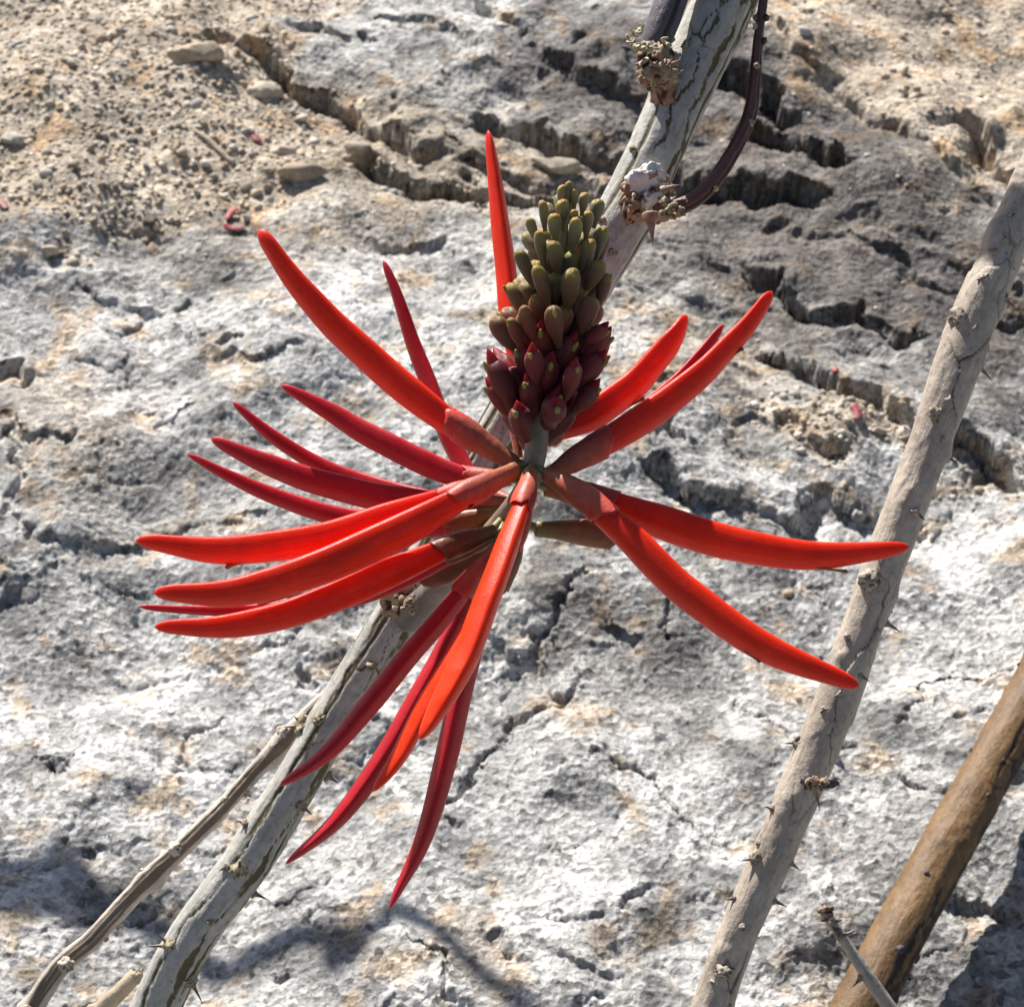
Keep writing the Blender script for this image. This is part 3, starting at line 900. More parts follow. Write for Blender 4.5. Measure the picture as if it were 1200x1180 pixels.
# upper knob with a cut purple-grey side stem
K = TANW * 45 / 1200
ka = pix(768, 72, 44.6)
blob_obj('bark_knob', fb, FB_O, pix(770, 76, 44.4), (24 * K, 24 * K, 27 * K), 5, KNOB, 0.3, 2.2, 4)
blob_obj('bark_knob', fb, FB_O, pix(778, 108, 44.7), (14 * K, 17 * K, 22 * K), 6, SCALE, 0.25, 2.0, 3)
v_st, i_st = make_stem('side_stem', 'side_stem', fb, FB_O, [PX(765, 60, 44.5, 34), PX(772, 40, 44.5, 37), PX(785, 5, 44.6, 38), PX(815, -90, 45, 38), PX(835, -220, 45, 34)], 160, 40, 13, BARK_PURPLE, rough=0.02, fissures=2, net=-0.5)
rg = np.random.default_rng(4)
for k in range(26):                                       # curled dry bract scales round the collar
    ang = rg.uniform(0, 2 * math.pi)
    c0 = pix(765 + 23 * math.cos(ang) - 3, 46 + 9 * math.sin(ang), 44.5 - 0.8 * math.sin(ang))
    rr_ = rg.uniform(3, 6) * K
    ax = rg.normal(size=3); ax /= np.linalg.norm(ax)
    e1 = np.cross(ax, [0.3, 0.2, 1]); e1 /= np.linalg.norm(e1); e2 = np.cross(ax, e1)
    pts = [(*(c0 + rr_ * (1 - 0.1 * q) * (math.cos(q * .8) * e1 + math.sin(q * .8) * e2) + ax * 0.02 * q), rr_ * (0.55 - 0.05 * q)) for q in range(8)]
    tube('bract_curl', pts, CURL, fb, FB_O, 7, 18, wob=0.02, seed=k)
for k in range(26):
    a_ = rg.uniform(0, 2 * math.pi); rr_ = rg.uniform(0.3, 0.95)
    c0 = pix(770 + 28 * rr_ * math.cos(a_), 85 + 24 * rr_ * math.sin(a_), 43.6 + 0.5 * rr_)
    d = RIGHT * math.cos(a_) - UP * math.sin(a_) - 0.6 * FWD
    thorn(fb, FB_O, c0, d, rg.uniform(5, 9) * K, rg.uniform(2, 4) * K, mat=CURL if k % 3 == 0 else SCALE, name='bud_scale', bend=rg.normal(size=3) * .4)

# lower knob: white waxy mass, brown scales, red-brown twig
blob_obj('wax_mass', fb, FB_O, pix(757, 217, 44.33), (25 * K, 8 * K, 22 * K), 15, WAX, 0.25, 1.6, 4)
blob_obj('wax_mass', fb, FB_O, pix(764, 238, 44.25), (13 * K, 6 * K, 14 * K), 16, WAX, 0.3, 1.8, 3)
blob_obj('bark_knob', fb, FB_O, pix(762, 240, 44.42), (26 * K, 9 * K, 22 * K), 17, SCALE, 0.35, 2.2, 4)
blob_obj('bark_knob', fb, FB_O, pix(741, 246, 44.3), (12 * K, 7 * K, 16 * K), 18, KNOB, 0.35, 2.2, 3)
for k in range(15):
    a_ = k / 15 * 2 * math.pi + rg.uniform(-.15, .15)
    c0 = pix(760 + 29 * math.cos(a_), 228 + 27 * math.sin(a_), 44.25 + 0.15 * rg.uniform(-1, 1))
    d = RIGHT * math.cos(a_) - UP * math.sin(a_) - 0.5 * FWD + 0.4 * rg.normal(size=3)
    thorn(fb, FB_O, c0, d, rg.uniform(4, 9) * K, rg.uniform(2.2, 4.5) * K, mat=SCALE, name='bud_scale', bend=rg.normal(size=3) * .3)
for k in range(12):
    c0 = pix(rg.uniform(776, 800), rg.uniform(232, 260), 43.7 + rg.uniform(-.2, .3))
    blob_obj('bract_curl', fb, FB_O, c0, np.array([5, 5, 5]) * K * rg.uniform(.7, 1.2), 30 + k, CURL, 0.4, 2.0, 2)
thorn(fb, FB_O, pix(763, 258, 43.9), -UP + 0.05 * RIGHT - 0.2 * FWD, 32 * K, 6 * K, bend=(0, 0, 0), mat=SCALE)
thorn(fb, FB_O, pix(780, 222, 43.9), RIGHT + .5 * UP - 0.3 * FWD, 20 * K, 3.5 * K, mat=SCALE)
tw, TI = make_stem('twig', 'twig', fb, FB_O, [PX(770, 246, 44.3, 19), PX(795, 243, 44.0, 20), PX(822, 228, 44.0, 19), PX(852, 190, 44.1, 18), PX(877, 140, 44.3, 17), PX(884, 95, 44.4, 14), PX(889, 45, 44.5, 13), PX(895, 0, 44.6, 12), PX(902, -70, 44.8, 10)], 260, 28, 23, BARK_RED, rough=0.07, fissures=4, net=0.1)
for (px_, py_) in ((885, 33), (900, 49), (886, 80), (882, 20), (901, 22), (838, 222), (880, 147), (897, -10)):
    p, n, T, r = side_point(TI, px_, py_)
    blob_obj('twig_node', tw, FB_O, p, np.array([3.6, 3.2, 4.6]) * K, int(px_ + py_), CURL if px_ < 890 else BARK_RED, 0.3, 2.0, 2)

# the branch forks above the picture; this arm reaches over the rock and shades it
def over(px, py, t):
    a, b = pix2ab(px, py)
    return ab2w(a, b, 0.0) + SUN * t


ov = [(*np.array(mb[0][:3]), 0.45), (*(np.array(mb[0][:3]) * .55 + over(560, 1130, 58) * .45 + UP * 4), 0.5), (*over(540, 1130, 58), 0.3), (*over(440, 1088, 57), 0.36), (*over(347, 1070, 56), 0.4), (*over(260, 1080, 56), 0.42), (*over(160, 1035, 56), 0.45), (*over(60, 1018, 56), 0.45), (*over(-80, 1005, 56), 0.3)]
arm, AI = make_stem('side_stem', 'side_stem', fb, FB_O, ov, 300, 32, 53, BARK_GREY, rough=0.05, fissures=6, net=0.2)
LEAF = mat_skin('leaf_green', [(0.0, (0.07, 0.11, 0.03)), (1.0, (0.09, 0.12, 0.035))], 0.45, 0.0)


def leaf(p, d, nrm, length, seed):
    d = np.asarray(d, float); d /= np.linalg.norm(d)
    s_ = np.cross(d, nrm); s_ /= np.linalg.norm(s_); n_ = np.cross(s_, d)
    nu, nv_ = 16, 9
    uu = np.linspace(0, 1, nu); vv = np.linspace(-1, 1, nv_)
    wd = 0.36 * length * np.sin(np.pi * np.clip(uu, 0.01, 0.99) ** 0.75) ** 0.9
    top = np.array([[p + d * length * a_ + s_ * wd[q] * c_ + n_ * (0.12 * length * abs(c_) * wd[q] / wd.max() - 0.2 * length * a_ ** 2 + 0.012 * math.sin(9 * a_ + seed)) for c_ in vv] for q, a_ in enumerate(uu)]).reshape(-1, 3)
    bot = top - n_ * 0.02
    F = []
    for a_ in range(nu - 1):
        for c_ in range(nv_ - 1):
            q = a_ * nv_ + c_
            F.append([q, q + 1, q + nv_ + 1, q + nv_]); F.append([q + nu * nv_ + nv_, q + nu * nv_ + nv_ + 1, q + nu * nv_ + 1, q + nu * nv_])
    me = mesh_from('leaf', np.vstack([top, bot]) - FB_O, F)
    put_attr(me, 't', np.tile(np.repeat(uu, nv_), 2))
    link('leaf', me, LEAF, arm)


for k, (gx, gy, t_, ln) in enumerate([(10, 1010, 56, 3.4), (60, 1015, 56, 3.2), (130, 1020, 56, 3.0), (380, 1076, 56, 2.4)]):
    p = over(gx, gy, t_)
    q = AI[0][int(np.argmin(np.linalg.norm(AI[0] - p, axis=1)))]
    leaf(q, -RIGHT * (1 if k < 3 else -.3) - UP * (0.25 + .2 * (k % 3)) - 0.4 * FWD * (k % 2), SUN, ln, k)

# scars and thorns down the stem
for k, (px_, py_, w, th_) in enumerate([
        (440, 775, 12, ()), (350, 848, 24, ((-1, .1, 18), (-.5, -.6, 12))), (377, 838, 14, ()), (410, 850, 10, ((.9, .4, 10),)),
        (389, 912, 12, ((.9, .5, 12),)), (355, 940, 13, ((.9, .6, 14),)), (290, 962, 12, ((-1, -.3, 10),)), (285, 1012, 20, ((-.3, .6, 9),)), (270, 1010, 9, ((-.9, .5, 9),)),
        (298, 1048, 10, ((1, .3, 17),)), (205, 1100, 18, ((-1, -.05, 26), (-.8, -.9, 16), (.1, .9, 12))), (228, 1142, 16, ((.5, 1, 24),)), (252, 1075, 9, ()),
        (705, 262, 12, ()), (716, 300, 10, ()), (740, 180, 9, ()), (800, 62, 11, ((.6, -.8, 10),)), (560, 520, 9, ())]):
    scar(main_stem, MI, FB_O, px_, py_, w, 200 + k, th_)
# broken stub at the foot of the flower stalk
blob_obj('bark_knob', fb, FB_O, pix(470, 706, 44.3), (22 * K, 14 * K, 20 * K), 41, KNOB, 0.35, 2.4, 4)
for k in range(14):
    blob_obj('bract_curl', fb, FB_O, pix(rg.uniform(462, 486), rg.uniform(697, 718), 43.4 + rg.uniform(-.1, .2)), np.array([3.6, 3.2, 3.4]) * K * rg.uniform(.6, 1.2), 60 + k, CURL, 0.4, 2.0, 1)

# ------------------------------------------------------------------ raceme axis
AXIS = [(478, 722, 44.6, 40), (502, 700, 43.6, 34), (545, 655, 41.8, 26), (592, 605, 40.5, 24), (618, 568, 40.1, 26), (626, 540, 40, 27), (632, 490, 40, 26), (642, 420, 40.1, 18), (652, 340, 40.2, 14), (664, 245, 40.3, 8)]
AXC = catmull(np.array([PX(*a) for a in AXIS]), 120)
V, F = sweep(AXC[:, :3], AXC[:, 3], AXC[:, 3], circle(20), (0.3, -0.9, 0.25))
V = V + 0.012 * np.stack([fbm3(V[:, 0] * 4, V[:, 1] * 4, V[:, 2] * 1.5, 3, 300 + q) for q in range(3)], 1)
me = mesh_from('flower_stalk', V - FB_O, F); put_attr(me, 't', np.repeat(np.linspace(0, 1, 120), 20))
link('flower_stalk', me, RACEME, fb)

PET_M = 28
_a = np.arange(PET_M) * 2 * math.pi / PET_M
_c, _s = np.cos(_a), np.sin(_a)
PET_SEC = np.stack([0.66 * _s * (1 - 0.38 * np.clip(_c, 0, 1) ** 1.5) * (1 - 0.15 * np.clip(-_c, 0, 1)), _c], 1)
PET_SEC[PET_M // 2, 1] = -0.72
PET_SEC[0, 1] = 0.97
KP = TANW * 40 / 1200
FLOWER_UP = UP * 0.85 - FWD * 0.35


def flower(pts, mat, cal=0.2, upv=None, calyx=CALYX, petal=True, calw=0.89, blunt=0.5, seed=0):
    """pts: (x, y, depth offset, width px); cal: share of the length inside the calyx."""
    P = np.array([PX(x, y, 40 + d, w) for x, y, d, w in pts])
    C = catmull(P, 84)
    path, hw = C[:, :3], C[:, 3]
    t = np.linspace(0, 1, len(path))
    L = np.linalg.norm(np.diff(path, axis=0), axis=1).sum()
    up = FLOWER_UP if upv is None else upv
    k0 = int(cal * 0.55 * 83)
    fl = None
    org = path[0]
    if petal:
        tp = t[k0:]; u = (tp - tp[0]) / (1 - tp[0])
        hp = hw[k0:] * np.where(u > 1 - blunt * 0.12, np.sqrt(np.clip(1 - ((u - (1 - blunt * 0.12)) / (blunt * 0.12)) ** 2, 0.004, 1)), 1.0)
        hp = hp * (0.76 + 0.24 * sstep(0, 0.3, u))
        pp = path[k0:] + 0.02 * np.stack([vnoise2(tp * 5 + seed, np.full_like(tp, q * 3.1 + seed), 7 + seed) for q in range(3)], 1)
        V, F = sweep(pp, hp, hp, PET_SEC, up)
        n = fbm3(V[:, 0] * 1.8 + seed, V[:, 1] * 1.8, V[:, 2] * 1.8, 3, 400 + seed)
        me = mesh_from('flower', V - org, F)
        ang = np.tile(np.concatenate([_a[:PET_M // 2 + 1], _a[1:PET_M // 2][::-1]]), len(pp))
        put_attr(me, 'along', np.stack([ang * 1.0 + seed, np.repeat(u * L, PET_M), np.repeat(u, PET_M)], 1), 'FLOAT_VECTOR')
        fl = link('flower', me, mat, fb, org - FB_O)
    # calyx tube, oblique open mouth with a thin lip
    k1 = max(4, int(cal * 83))
    n = 22
    cp = np.stack([np.interp(np.linspace(0, k1, n), np.arange(84), path[:, q]) for q in range(3)], 1)
    ch = np.interp(np.linspace(0, k1, n), np.arange(84), hw)
    u = np.linspace(0, 1, n)
    wide = hw[k1] * calw
    prof = wide * (0.56 + 0.44 * sstep(-0.06, 0.8, u)) * (1 + 0.03 * np.sin(u * 9 + seed))
    T, S, U = frames(cp, up)
    m = 24
    sec = circle(m) * np.array([0.8, 1.0])
    V = cp[:, None, :] + S[:, None, :] * (prof[:, None] * sec[None, :, 0])[..., None] + U[:, None, :] * (prof[:, None] * sec[None, :, 1])[..., None]
    jj = np.arange(m) * 2 * math.pi / m
    obl = (sec[:, 1] * 0.5 + 0.12 * np.cos(2 * jj + seed) + 0.07 * np.cos(5 * jj + 2.0 * seed) - 0.5 * np.exp(-((jj - 1.2 - 0.3 * (seed % 12)) / 0.22) ** 2)) * wide
    V = V + (T[:, None, :] * (obl[None, :, None] * (sstep(0.4, 1, u) ** 1.5)[:, None, None]))
    inner = V[-1] * 1.0
    cen = inner.mean(0)
    r1 = cen + (V[-1] - cen) * 0.965 - T[-1] * 0.003
    r2 = cen + (V[-1] - cen) * 0.84 - T[-1] * 0.25
    tip0 = cp[0] - T[0] * prof[0] * 0.5
    V = np.concatenate([np.repeat((cp[0] - T[0] * prof[0] * 0.42)[None, None] * 0.55, m, 1) + V[:1] * 0.45, V, r1[None], r2[None]], 0)
    nn = len(V)
    V = V.reshape(-1, 3)
    V = V + 0.01 * np.stack([fbm3(V[:, 0] * 5, V[:, 1] * 5, V[:, 2] * 5, 2, 500 + q + seed) for q in range(3)], 1)
    F = []
    for a in range(nn - 1):
        for b in range(m):
            F.append([a * m + b, a * m + (b + 1) % m, (a + 1) * m + (b + 1) % m, (a + 1) * m + b])
    F.append(list(range(m))[::-1])
    if not petal:
        F.append([(nn - 1) * m + b for b in range(m)])
    me = mesh_from('calyx', V - org, F)
    put_attr(me, 't', np.repeat(np.concatenate([[0], u, [1, 1]]), m))
    if fl is None:
        fl = link('spent_calyx', me, calyx, fb, org - FB_O)
    else:
        link('calyx', me, calyx, fl)
    # pedicel from the stalk to the calyx foot
    d = np.linalg.norm(AXC[:, :3] - path[0], axis=1)
    lim = np.arange(120)
    k = int(np.argmin(d + 0.0 * lim))
    q = AXC[k, :3]
    midp = (q + path[0]) / 2 + np.array([0, 0, 0.05])
    tube('pedicel', [(*q, 0.10), (*midp, 0.075), (*(path[0] + T[0] * 0.1), 0.09)], PEDICEL, fl, org, 9, 10)
    return fl, path


def stamen(fl, path, k, offs, wpx=3.0, length=26, dirpx=(-1, 0.1)):
    """dry anther tip peeping from under a petal."""
    D = (path[k] - CAM) @ FWD
    p = path[k] + RIGHT * offs[0] * KP - UP * offs[1] * KP
    d = RIGHT * dirpx[0] - UP * dirpx[1]; d /= np.linalg.norm(d)
    pts = [(*(p + d * length * KP * s), wpx * KP * r) for s, r in ((-.8, .5), (0, .55), (.6, .6), (.85, 1), (1, .5))]
    tube('stamen', pts, STAMEN, fl, path[0], 8, 16)


SIDE = FLOWER_UP
flowers = {}
flowers['F2'] = flower([(600, 590, 1.6, 28.5), (560, 570, 2.2, 32.3), (530, 520, 2.6, 32.3), (497, 435, 3.0, 28.5), (470, 360, 3.2, 20.9), (449, 305, 3.3, 9.8)], P_CRIMSON, 0.16, seed=2)
flowers['F4'] = flower([(590, 600, 1.6, 24.7), (520, 590, 2.2, 28.5), (440, 570, 2.7, 24.7), (380, 548, 3.0, 21.8), (320, 512, 3.2, 18.1), (272, 471, 3.3, 8.2)], P_CRIMSON, 0.2, seed=4)
flowers['F6'] = flower([(595, 610, 1.2, 24.7), (520, 618, 1.6, 28.5), (440, 612, 2.0, 27.5), (370, 598, 2.2, 24.7), (300, 573, 2.4, 19.9), (219, 532, 2.5, 7.5)], P_CRIMSON, 0.2, seed=6)
flowers['F5'] = flower([(600, 590, 0.9, 26.6), (540, 590, 1.3, 30.4), (460, 585, 1.6, 34.2), (380, 567, 1.8, 33.2), (310, 543, 1.9, 26.6), (247, 513, 2.0, 12.8)], P_CRIMSON, 0.22, seed=5)
flowers['F3'] = flower([(605, 560, 0.9, 26.6), (560, 562, 1.1, 32.3), (510, 548, 1.3, 32.3), (440, 514, 1.6, 31.3), (385, 482, 1.8, 23.8), (329, 451, 1.9, 9.0)], P_CRIMSON, 0.2, seed=3)
flowers['F21'] = flower([(628, 520, 0.7, 33.1), (618, 460, 1.6, 37.7), (600, 385, 2.0, 39.6), (591, 300, 2.3, 36.8), (581, 220, 2.5, 27.6), (572, 152, 2.6, 13.5)], P_RED, 0.16, upv=-FWD + 0.2 * RIGHT, seed=21)
flowers['F19'] = flower([(640, 560, 1.2, 22.8), (690, 525, 1.6, 24.7), (740, 492, 1.9, 22.8), (790, 450, 2.2, 20.9), (825, 412, 2.4, 18.1), (848, 380, 2.5, 8.2)], P_CRIMSON, 0.2, seed=19)
flowers['F20'] = flower([(634, 512, 0.5, 31.3), (665, 500, 0.8, 36.8), (710, 476, 1.0, 40.5), (750, 444, 1.2, 38.6), (785, 402, 1.3, 31.3), (805, 369, 1.4, 15.0)], P_RED, 0.12, seed=20)
flowers['F18'] = flower([(645, 556, 0.1, 31.3), (680, 535, 0.2, 40.5), (740, 500, 0.4, 40.5), (805, 453, 0.6, 36.8), (860, 400, 0.8, 29.4), (905, 341, 0.9, 16.6)], P_RED, 0.24, seed=18)
flowers['F1'] = flower([(604, 545, 0.0, 29.4), (565, 519, 0.1, 38.6), (510, 483, 0.2, 40.5), (430, 417, 0.4, 40.5), (360, 347, 0.5, 34.0), (303, 269, 0.6, 20.5)], P_RED, 0.235, seed=1)
flowers['F17'] = flower([(640, 572, 0.35, 27.6), (690, 582, 0.1, 38.6), (760, 607, -0.2, 44.2), (860, 637, -0.4, 43.2), (960, 651, -0.5, 35.0), (1066, 641, -0.6, 15.3)], P_RED, 0.2, seed=17)
flowers['F22'] = flower([(628, 620, 0.9, 24), (665, 622, 0.9, 30), (712, 628, 0.9, 34), (770, 640, 1.1, 34), (800, 650, 1.2, 30)], P_RED, 0.55, calyx=CALYX_OLIVE, petal=False, calw=1.0, seed=22)
flowers['F16'] = flower([(640, 556, -0.5, 29.4), (680, 580, -0.9, 38.6), (735, 628, -1.3, 44.2), (810, 698, -1.7, 44.2), (900, 760, -2.1, 38.6), (1007, 804, -2.4, 17.7)], P_RED, 0.22, seed=16)
flowers['F9'] = flower([(596, 618, 0.3, 24), (530, 650, 0.4, 26), (430, 695, 0.5, 24), (340, 712, 0.5, 20), (250, 716, 0.5, 13), (162, 711, 0.5, 7)], P_CRIMSON, 0.2, calyx=CALYX_OLIVE, seed=9)
flowers['F7'] = flower([(590, 560, -0.1, 23.5), (540, 577, -0.3, 30.1), (460, 605, -0.6, 38.5), (370, 632, -0.9, 39.3), (260, 645, -1.1, 35.1), (159, 633, -1.2, 16.1)], P_RED, 0.19, seed=7)
flowers['F8'] = flower([(606, 550, -0.4, 26.8), (555, 576, -0.8, 36.9), (470, 622, -1.2, 45.2), (380, 663, -1.5, 45.2), (280, 693, -1.7, 36.9), (180, 695, -1.8, 17.7)], P_RED, 0.2, seed=8)
flowers['F10'] = flower([(580, 622, 0.2, 25.1), (530, 640, -0.1, 33.5), (460, 670, -0.4, 38.5), (370, 708, -0.7, 37.7), (280, 732, -0.9, 31.9), (181, 735, -1.0, 14.7)], P_RED, 0.19, calyx=CALYX_OLIVE, seed=10)
flowers['F15'] = flower([(600, 640, 0.6, 29), (575, 700, 0.8, 34), (546, 790, 1.0, 39), (525, 880, 1.1, 42), (495, 985, 1.2, 31), (456, 1066, 1.3, 10)], P_CRIMSON, 0.16, upv=-FWD, seed=15)
flowers['F12'] = flower([(590, 650, 0.3, 31), (545, 715, 0.2, 36), (500, 800, 0.1, 38), (455, 880, 0.1, 40), (400, 955, 0.0, 31), (334, 1013, 0.0, 10)], P_CRIMSON, 0.2, upv=-FWD, seed=12)
flowers['F11'] = flower([(584, 640, 0.0, 34), (545, 690, -0.4, 40), (490, 755, -0.7, 39), (435, 822, -0.9, 40), (385, 880, -1.0, 31), (327, 921, -1.1, 12)], P_CRIMSON, 0.2, upv=-FWD, seed=11)
flowers['F14'] = flower([(622, 575, -0.3, 26.6), (600, 640, -0.9, 33.2), (556, 732, -1.4, 36.9), (506, 815, -1.8, 35.5), (470, 880, -2.0, 31.0), (437, 928, -2.1, 13.4)], P_ORANGE, 0.2, upv=-FWD + 0.4 * RIGHT, seed=14)
flowers['F13'] = flower([(622, 552, -0.5, 25.5), (612, 590, -1.0, 39.2), (585, 665, -1.7, 44.8), (553, 750, -2.3, 48.9), (522, 815, -2.7, 42.7), (492, 867, -3.0, 17.7)], P_ORANGE, 0.16, upv=-FWD + 0.3 * RIGHT, calw=0.86, seed=13)
# calyxes without petals showing in the crowd under the head
flower([(592, 598, 0.9, 22), (570, 604, 1.0, 28), (535, 612, 1.1, 30), (510, 620, 1.2, 26)], P_RED, 0.8, calyx=CALYX_OLIVE, petal=False, seed=31)
flower([(588, 640, 1.2, 20), (560, 655, 1.3, 26), (525, 672, 1.4, 28), (480, 690, 1.5, 26)], P_RED, 0.85, calyx=CALYX_OLIVE, petal=False, seed=32)
flower([(612, 600, 0.6, 20), (606, 640, 0.6, 26), (590, 680, 0.7, 28), (575, 710, 0.8, 24)], P_RED, 0.85, calyx=CALYX_OLIVE, petal=False, seed=33)
flower([(610, 545, 0.8, 18), (606, 520, 0.9, 22), (602, 490, 1.0, 24), (600, 460, 1.1, 20)], P_RED, 0.85, petal=False, seed=34)
stamen(*flowers['F7'], 60, (0, 15), 3.0, 20, (-1, .28))
stamen(*flowers['F10'], 55, (0, -20), 3.4, 24, (-1, .3))
stamen(*flowers['F17'], 68, (-12, 17), 2.6, 20, (1, .12))
stamen(*flowers['F20'], 44, (4, 19), 3.0, 16, (1, -.5))
stamen(*flowers['F16'], 60, (-6, 15), 2.6, 12, (.8, .55))
stamen(*flowers['F18'], 64, (4, 12), 2.6, 12, (.8, -.5))

# ------------------------------------------------------------------ buds
BUD_N, BUD_M = 22, 18


def bud_profile(kind):
    u = np.linspace(0, 1, BUD_N)
    if kind.startswith('young'):
        r = 0.42 + 0.58 * sstep(0.0, 0.65, u)
    else:
        r = 0.42 + 0.58 * sstep(0.0, 0.55, u)
    cap = 0.76 if kind.startswith('young') else 0.68
    r = r * np.where(u > cap, np.sqrt(np.clip(1 - ((u - cap) / (1 - cap)) ** 2, 0.0, 1)) * 0.98 + 0.02, 1)
    return u, 0.5 * r


_Y = [(0.0, (0.15, 0.14, 0.05)), (0.45, (0.20, 0.17, 0.095)), (0.75, (0.235, 0.205, 0.095)), (0.90, (0.36, 0.30, 0.03)), (1.0, (0.44, 0.12, 0.02))]
_M = [(0.0, (0.13, 0.09, 0.03)), (0.45, (0.14, 0.075, 0.035)), (0.75, (0.16, 0.085, 0.033)), (0.90, (0.30, 0.22, 0.03)), (1.0, (0.32, 0.2, 0.03))]
_O = [(0.0, (0.15, 0.03, 0.018)), (0.45, (0.15, 0.014, 0.012)), (0.75, (0.16, 0.010, 0.010)), (0.90, (0.20, 0.02, 0.016)), (1.0, (0.19, 0.03, 0.018))]


def lerp_stops(A, B, k):
    return [(p, tuple(x * (1 - k) + y * k for x, y in zip(c, d))) for (p, c), (_, d) in zip(A, B)]


BUD_COL = {'young': _Y, 'young_brown': lerp_stops(_Y, _M, 0.5), 'mid': _M, 'mid_red': lerp_stops(_M, _O, 0.5), 'old': _O}


def bud_kind(y):
    y = y + RNG.uniform(-12, 12)
    return 'young' if y < 272 else 'young_brown' if y < 308 else 'mid' if y < 342 else 'mid_red' if y < 374 else 'old'


BUD_MAT = {k: mat_skin('bud_%s_skin' % k, v, 0.33, 0.1, 0.35, 0.0, 0.25) for k, v in BUD_COL.items()}
BUD_ME = {}
for kind in BUD_COL:
    for var in range(3):
        u, r = bud_profile(kind)
        path = np.stack([0.05 * np.sin(u * 2 + var) - 0.05 * math.sin(var), 0.04 * np.sin(u * 2.6 + var * 2) - 0.04 * math.sin(var * 2), u], 1)
        V, F = sweep(path, r, r, circle(BUD_M), (1, 0.1, 0))
        V[:, :2] *= (1 + 0.06 * fbm3(V[:, 0] * 3 + var, V[:, 1] * 3, V[:, 2] * 3, 2, 600 + var))[:, None]
        me = mesh_from('bud', V * 100, F); put_attr(me, 't', np.repeat(u, BUD_M)); me.materials.append(BUD_MAT[kind])
        BUD_ME[kind, var] = me
# red petal tip coming out of an older bud and the pale tooth of its calyx (unit size)
u = np.linspace(0, 1, 12)
V, F = sweep(np.stack([0.0 * u, 0 * u, 0.70 + 0.48 * u], 1), 0.40 * np.clip(1 - u ** 1.5, 0.03, 1) ** 0.8, 0.40 * np.clip(1 - u ** 1.5, 0.03, 1) ** 0.8, circle(12), (1, 0.1, 0))
PT_ME = mesh_from('petal_tip', V * 100, F); put_attr(PT_ME, 'along', np.stack([np.tile(np.arange(12) * .5, 12), np.repeat(u, 12), np.repeat(0.4 + 0.4 * u, 12)], 1), 'FLOAT_VECTOR'); PT_ME.materials.append(P_BUD)
V, F = sweep(np.stack([0.30 + 0.14 * u, 0 * u, 0.80 + 0.2 * u], 1), 0.13 * np.sqrt(np.clip(1 - u ** 2.5, 0.01, 1)), 0.13 * np.sqrt(np.clip(1 - u ** 2.5, 0.01, 1)), circle(10), (0, 1, 0))
TO_ME = mesh_from('calyx_tooth', V * 100, F); put_attr(TO_ME, 't', np.repeat(u, 10)); TO_ME.materials.append(TOOTH)

nbud = [0]


def bud(p0, p1, width, kind, tooth_dir=None):
    p0 = np.asarray(p0); p1 = np.asarray(p1)
    z = p1 - p0; L = np.linalg.norm(z); z = z / L
    td = tooth_dir if tooth_dir is not None else RNG.normal(size=3)
    x = td - z * (td @ z); x /= np.linalg.norm(x); y = np.cross(z, x)
    o = link('bud', BUD_ME[kind, nbud[0] % 3], None, fb)
    nbud[0] += 1
    M = Matrix(((x[0] * width, y[0] * width, z[0] * L, 0), (x[1] * width, y[1] * width, z[1] * L, 0), (x[2] * width, y[2] * width, z[2] * L, 0), (0, 0, 0, 1)))
    for r_ in range(3):
        for c_ in range(3):
            M[r_][c_] *= CM
    loc = (p0 - FB_O) * CM
    M.translation = Vector(loc.tolist())
    o.matrix_basis = M
    if kind == 'old':
        link('petal_tip', PT_ME, None, o); link('calyx_tooth', TO_ME, None, o)
    elif kind.startswith('mid') and nbud[0] % 2:
        link('calyx_tooth', TO_ME, None, o)
    return o


AXT = np.array([[642, 420], [652, 340], [664, 245]])


def axis_x(y):
    return np.interp(-y, [-560, -490, -420, -340, -245], [624, 632, 642, 652, 664])


def env(y):
    return np.interp(y, [215, 250, 300, 340, 380, 420, 460, 500], [26, 46, 60, 64, 70, 74, 66, 34])


# front buds read from the photograph: tip x, y, foot x, y, width (pixels)
def z1(x, y): return 540 + x / 4.917, 180 + y / 4.917
def z2(x, y): return 520 + x / 3.932, 380 + y / 3.932


FRONT = []
for (tx, ty, bx, by, w) in [(575, 170, 578, 330, 78), (618, 172, 622, 330, 62), (655, 212, 655, 340, 50), (712, 222, 695, 360, 72), (790, 258, 760, 430, 92), (478, 265, 485, 450, 82), (582, 262, 590, 440, 86), (655, 325, 655, 430, 66), (748, 325, 720, 490, 88), (405, 358, 440, 520, 80), (535, 345, 548, 520, 88), (665, 380, 640, 590, 92), (815, 418, 775, 620, 84), (455, 448, 480, 660, 95), (535, 492, 560, 710, 104), (745, 486, 690, 690, 112), (335, 555, 430, 780, 118), (440, 640, 510, 890, 118), (635, 668, 610, 905, 124), (810, 612, 710, 800, 140), (262, 745, 380, 960, 118), (352, 870, 430, 1090, 112), (540, 890, 565, 1110, 120), (765, 830, 690, 1030, 132), (845, 700, 780, 900, 110), (840, 980, 700, 1140, 128), (845, 460, 800, 640, 70), (185, 930, 350, 1160, 130), (275, 960, 360, 1130, 90)]:
    FRONT.append((*z1(tx, ty), *z1(bx, by), w / 4.917))
for (tx, ty, bx, by, w) in [(215, 130, 330, 430, 120), (405, 90, 425, 270, 108), (345, 370, 385, 535, 140), (520, 330, 495, 470, 140), (615, 150, 560, 340, 104), (765, 20, 640, 190, 110), (740, 130, 610, 300, 108), (705, 270, 590, 410, 112), (190, 260, 320, 440, 90)]:
    FRONT.append((*z2(tx, ty), *z2(bx, by), w / 3.932))
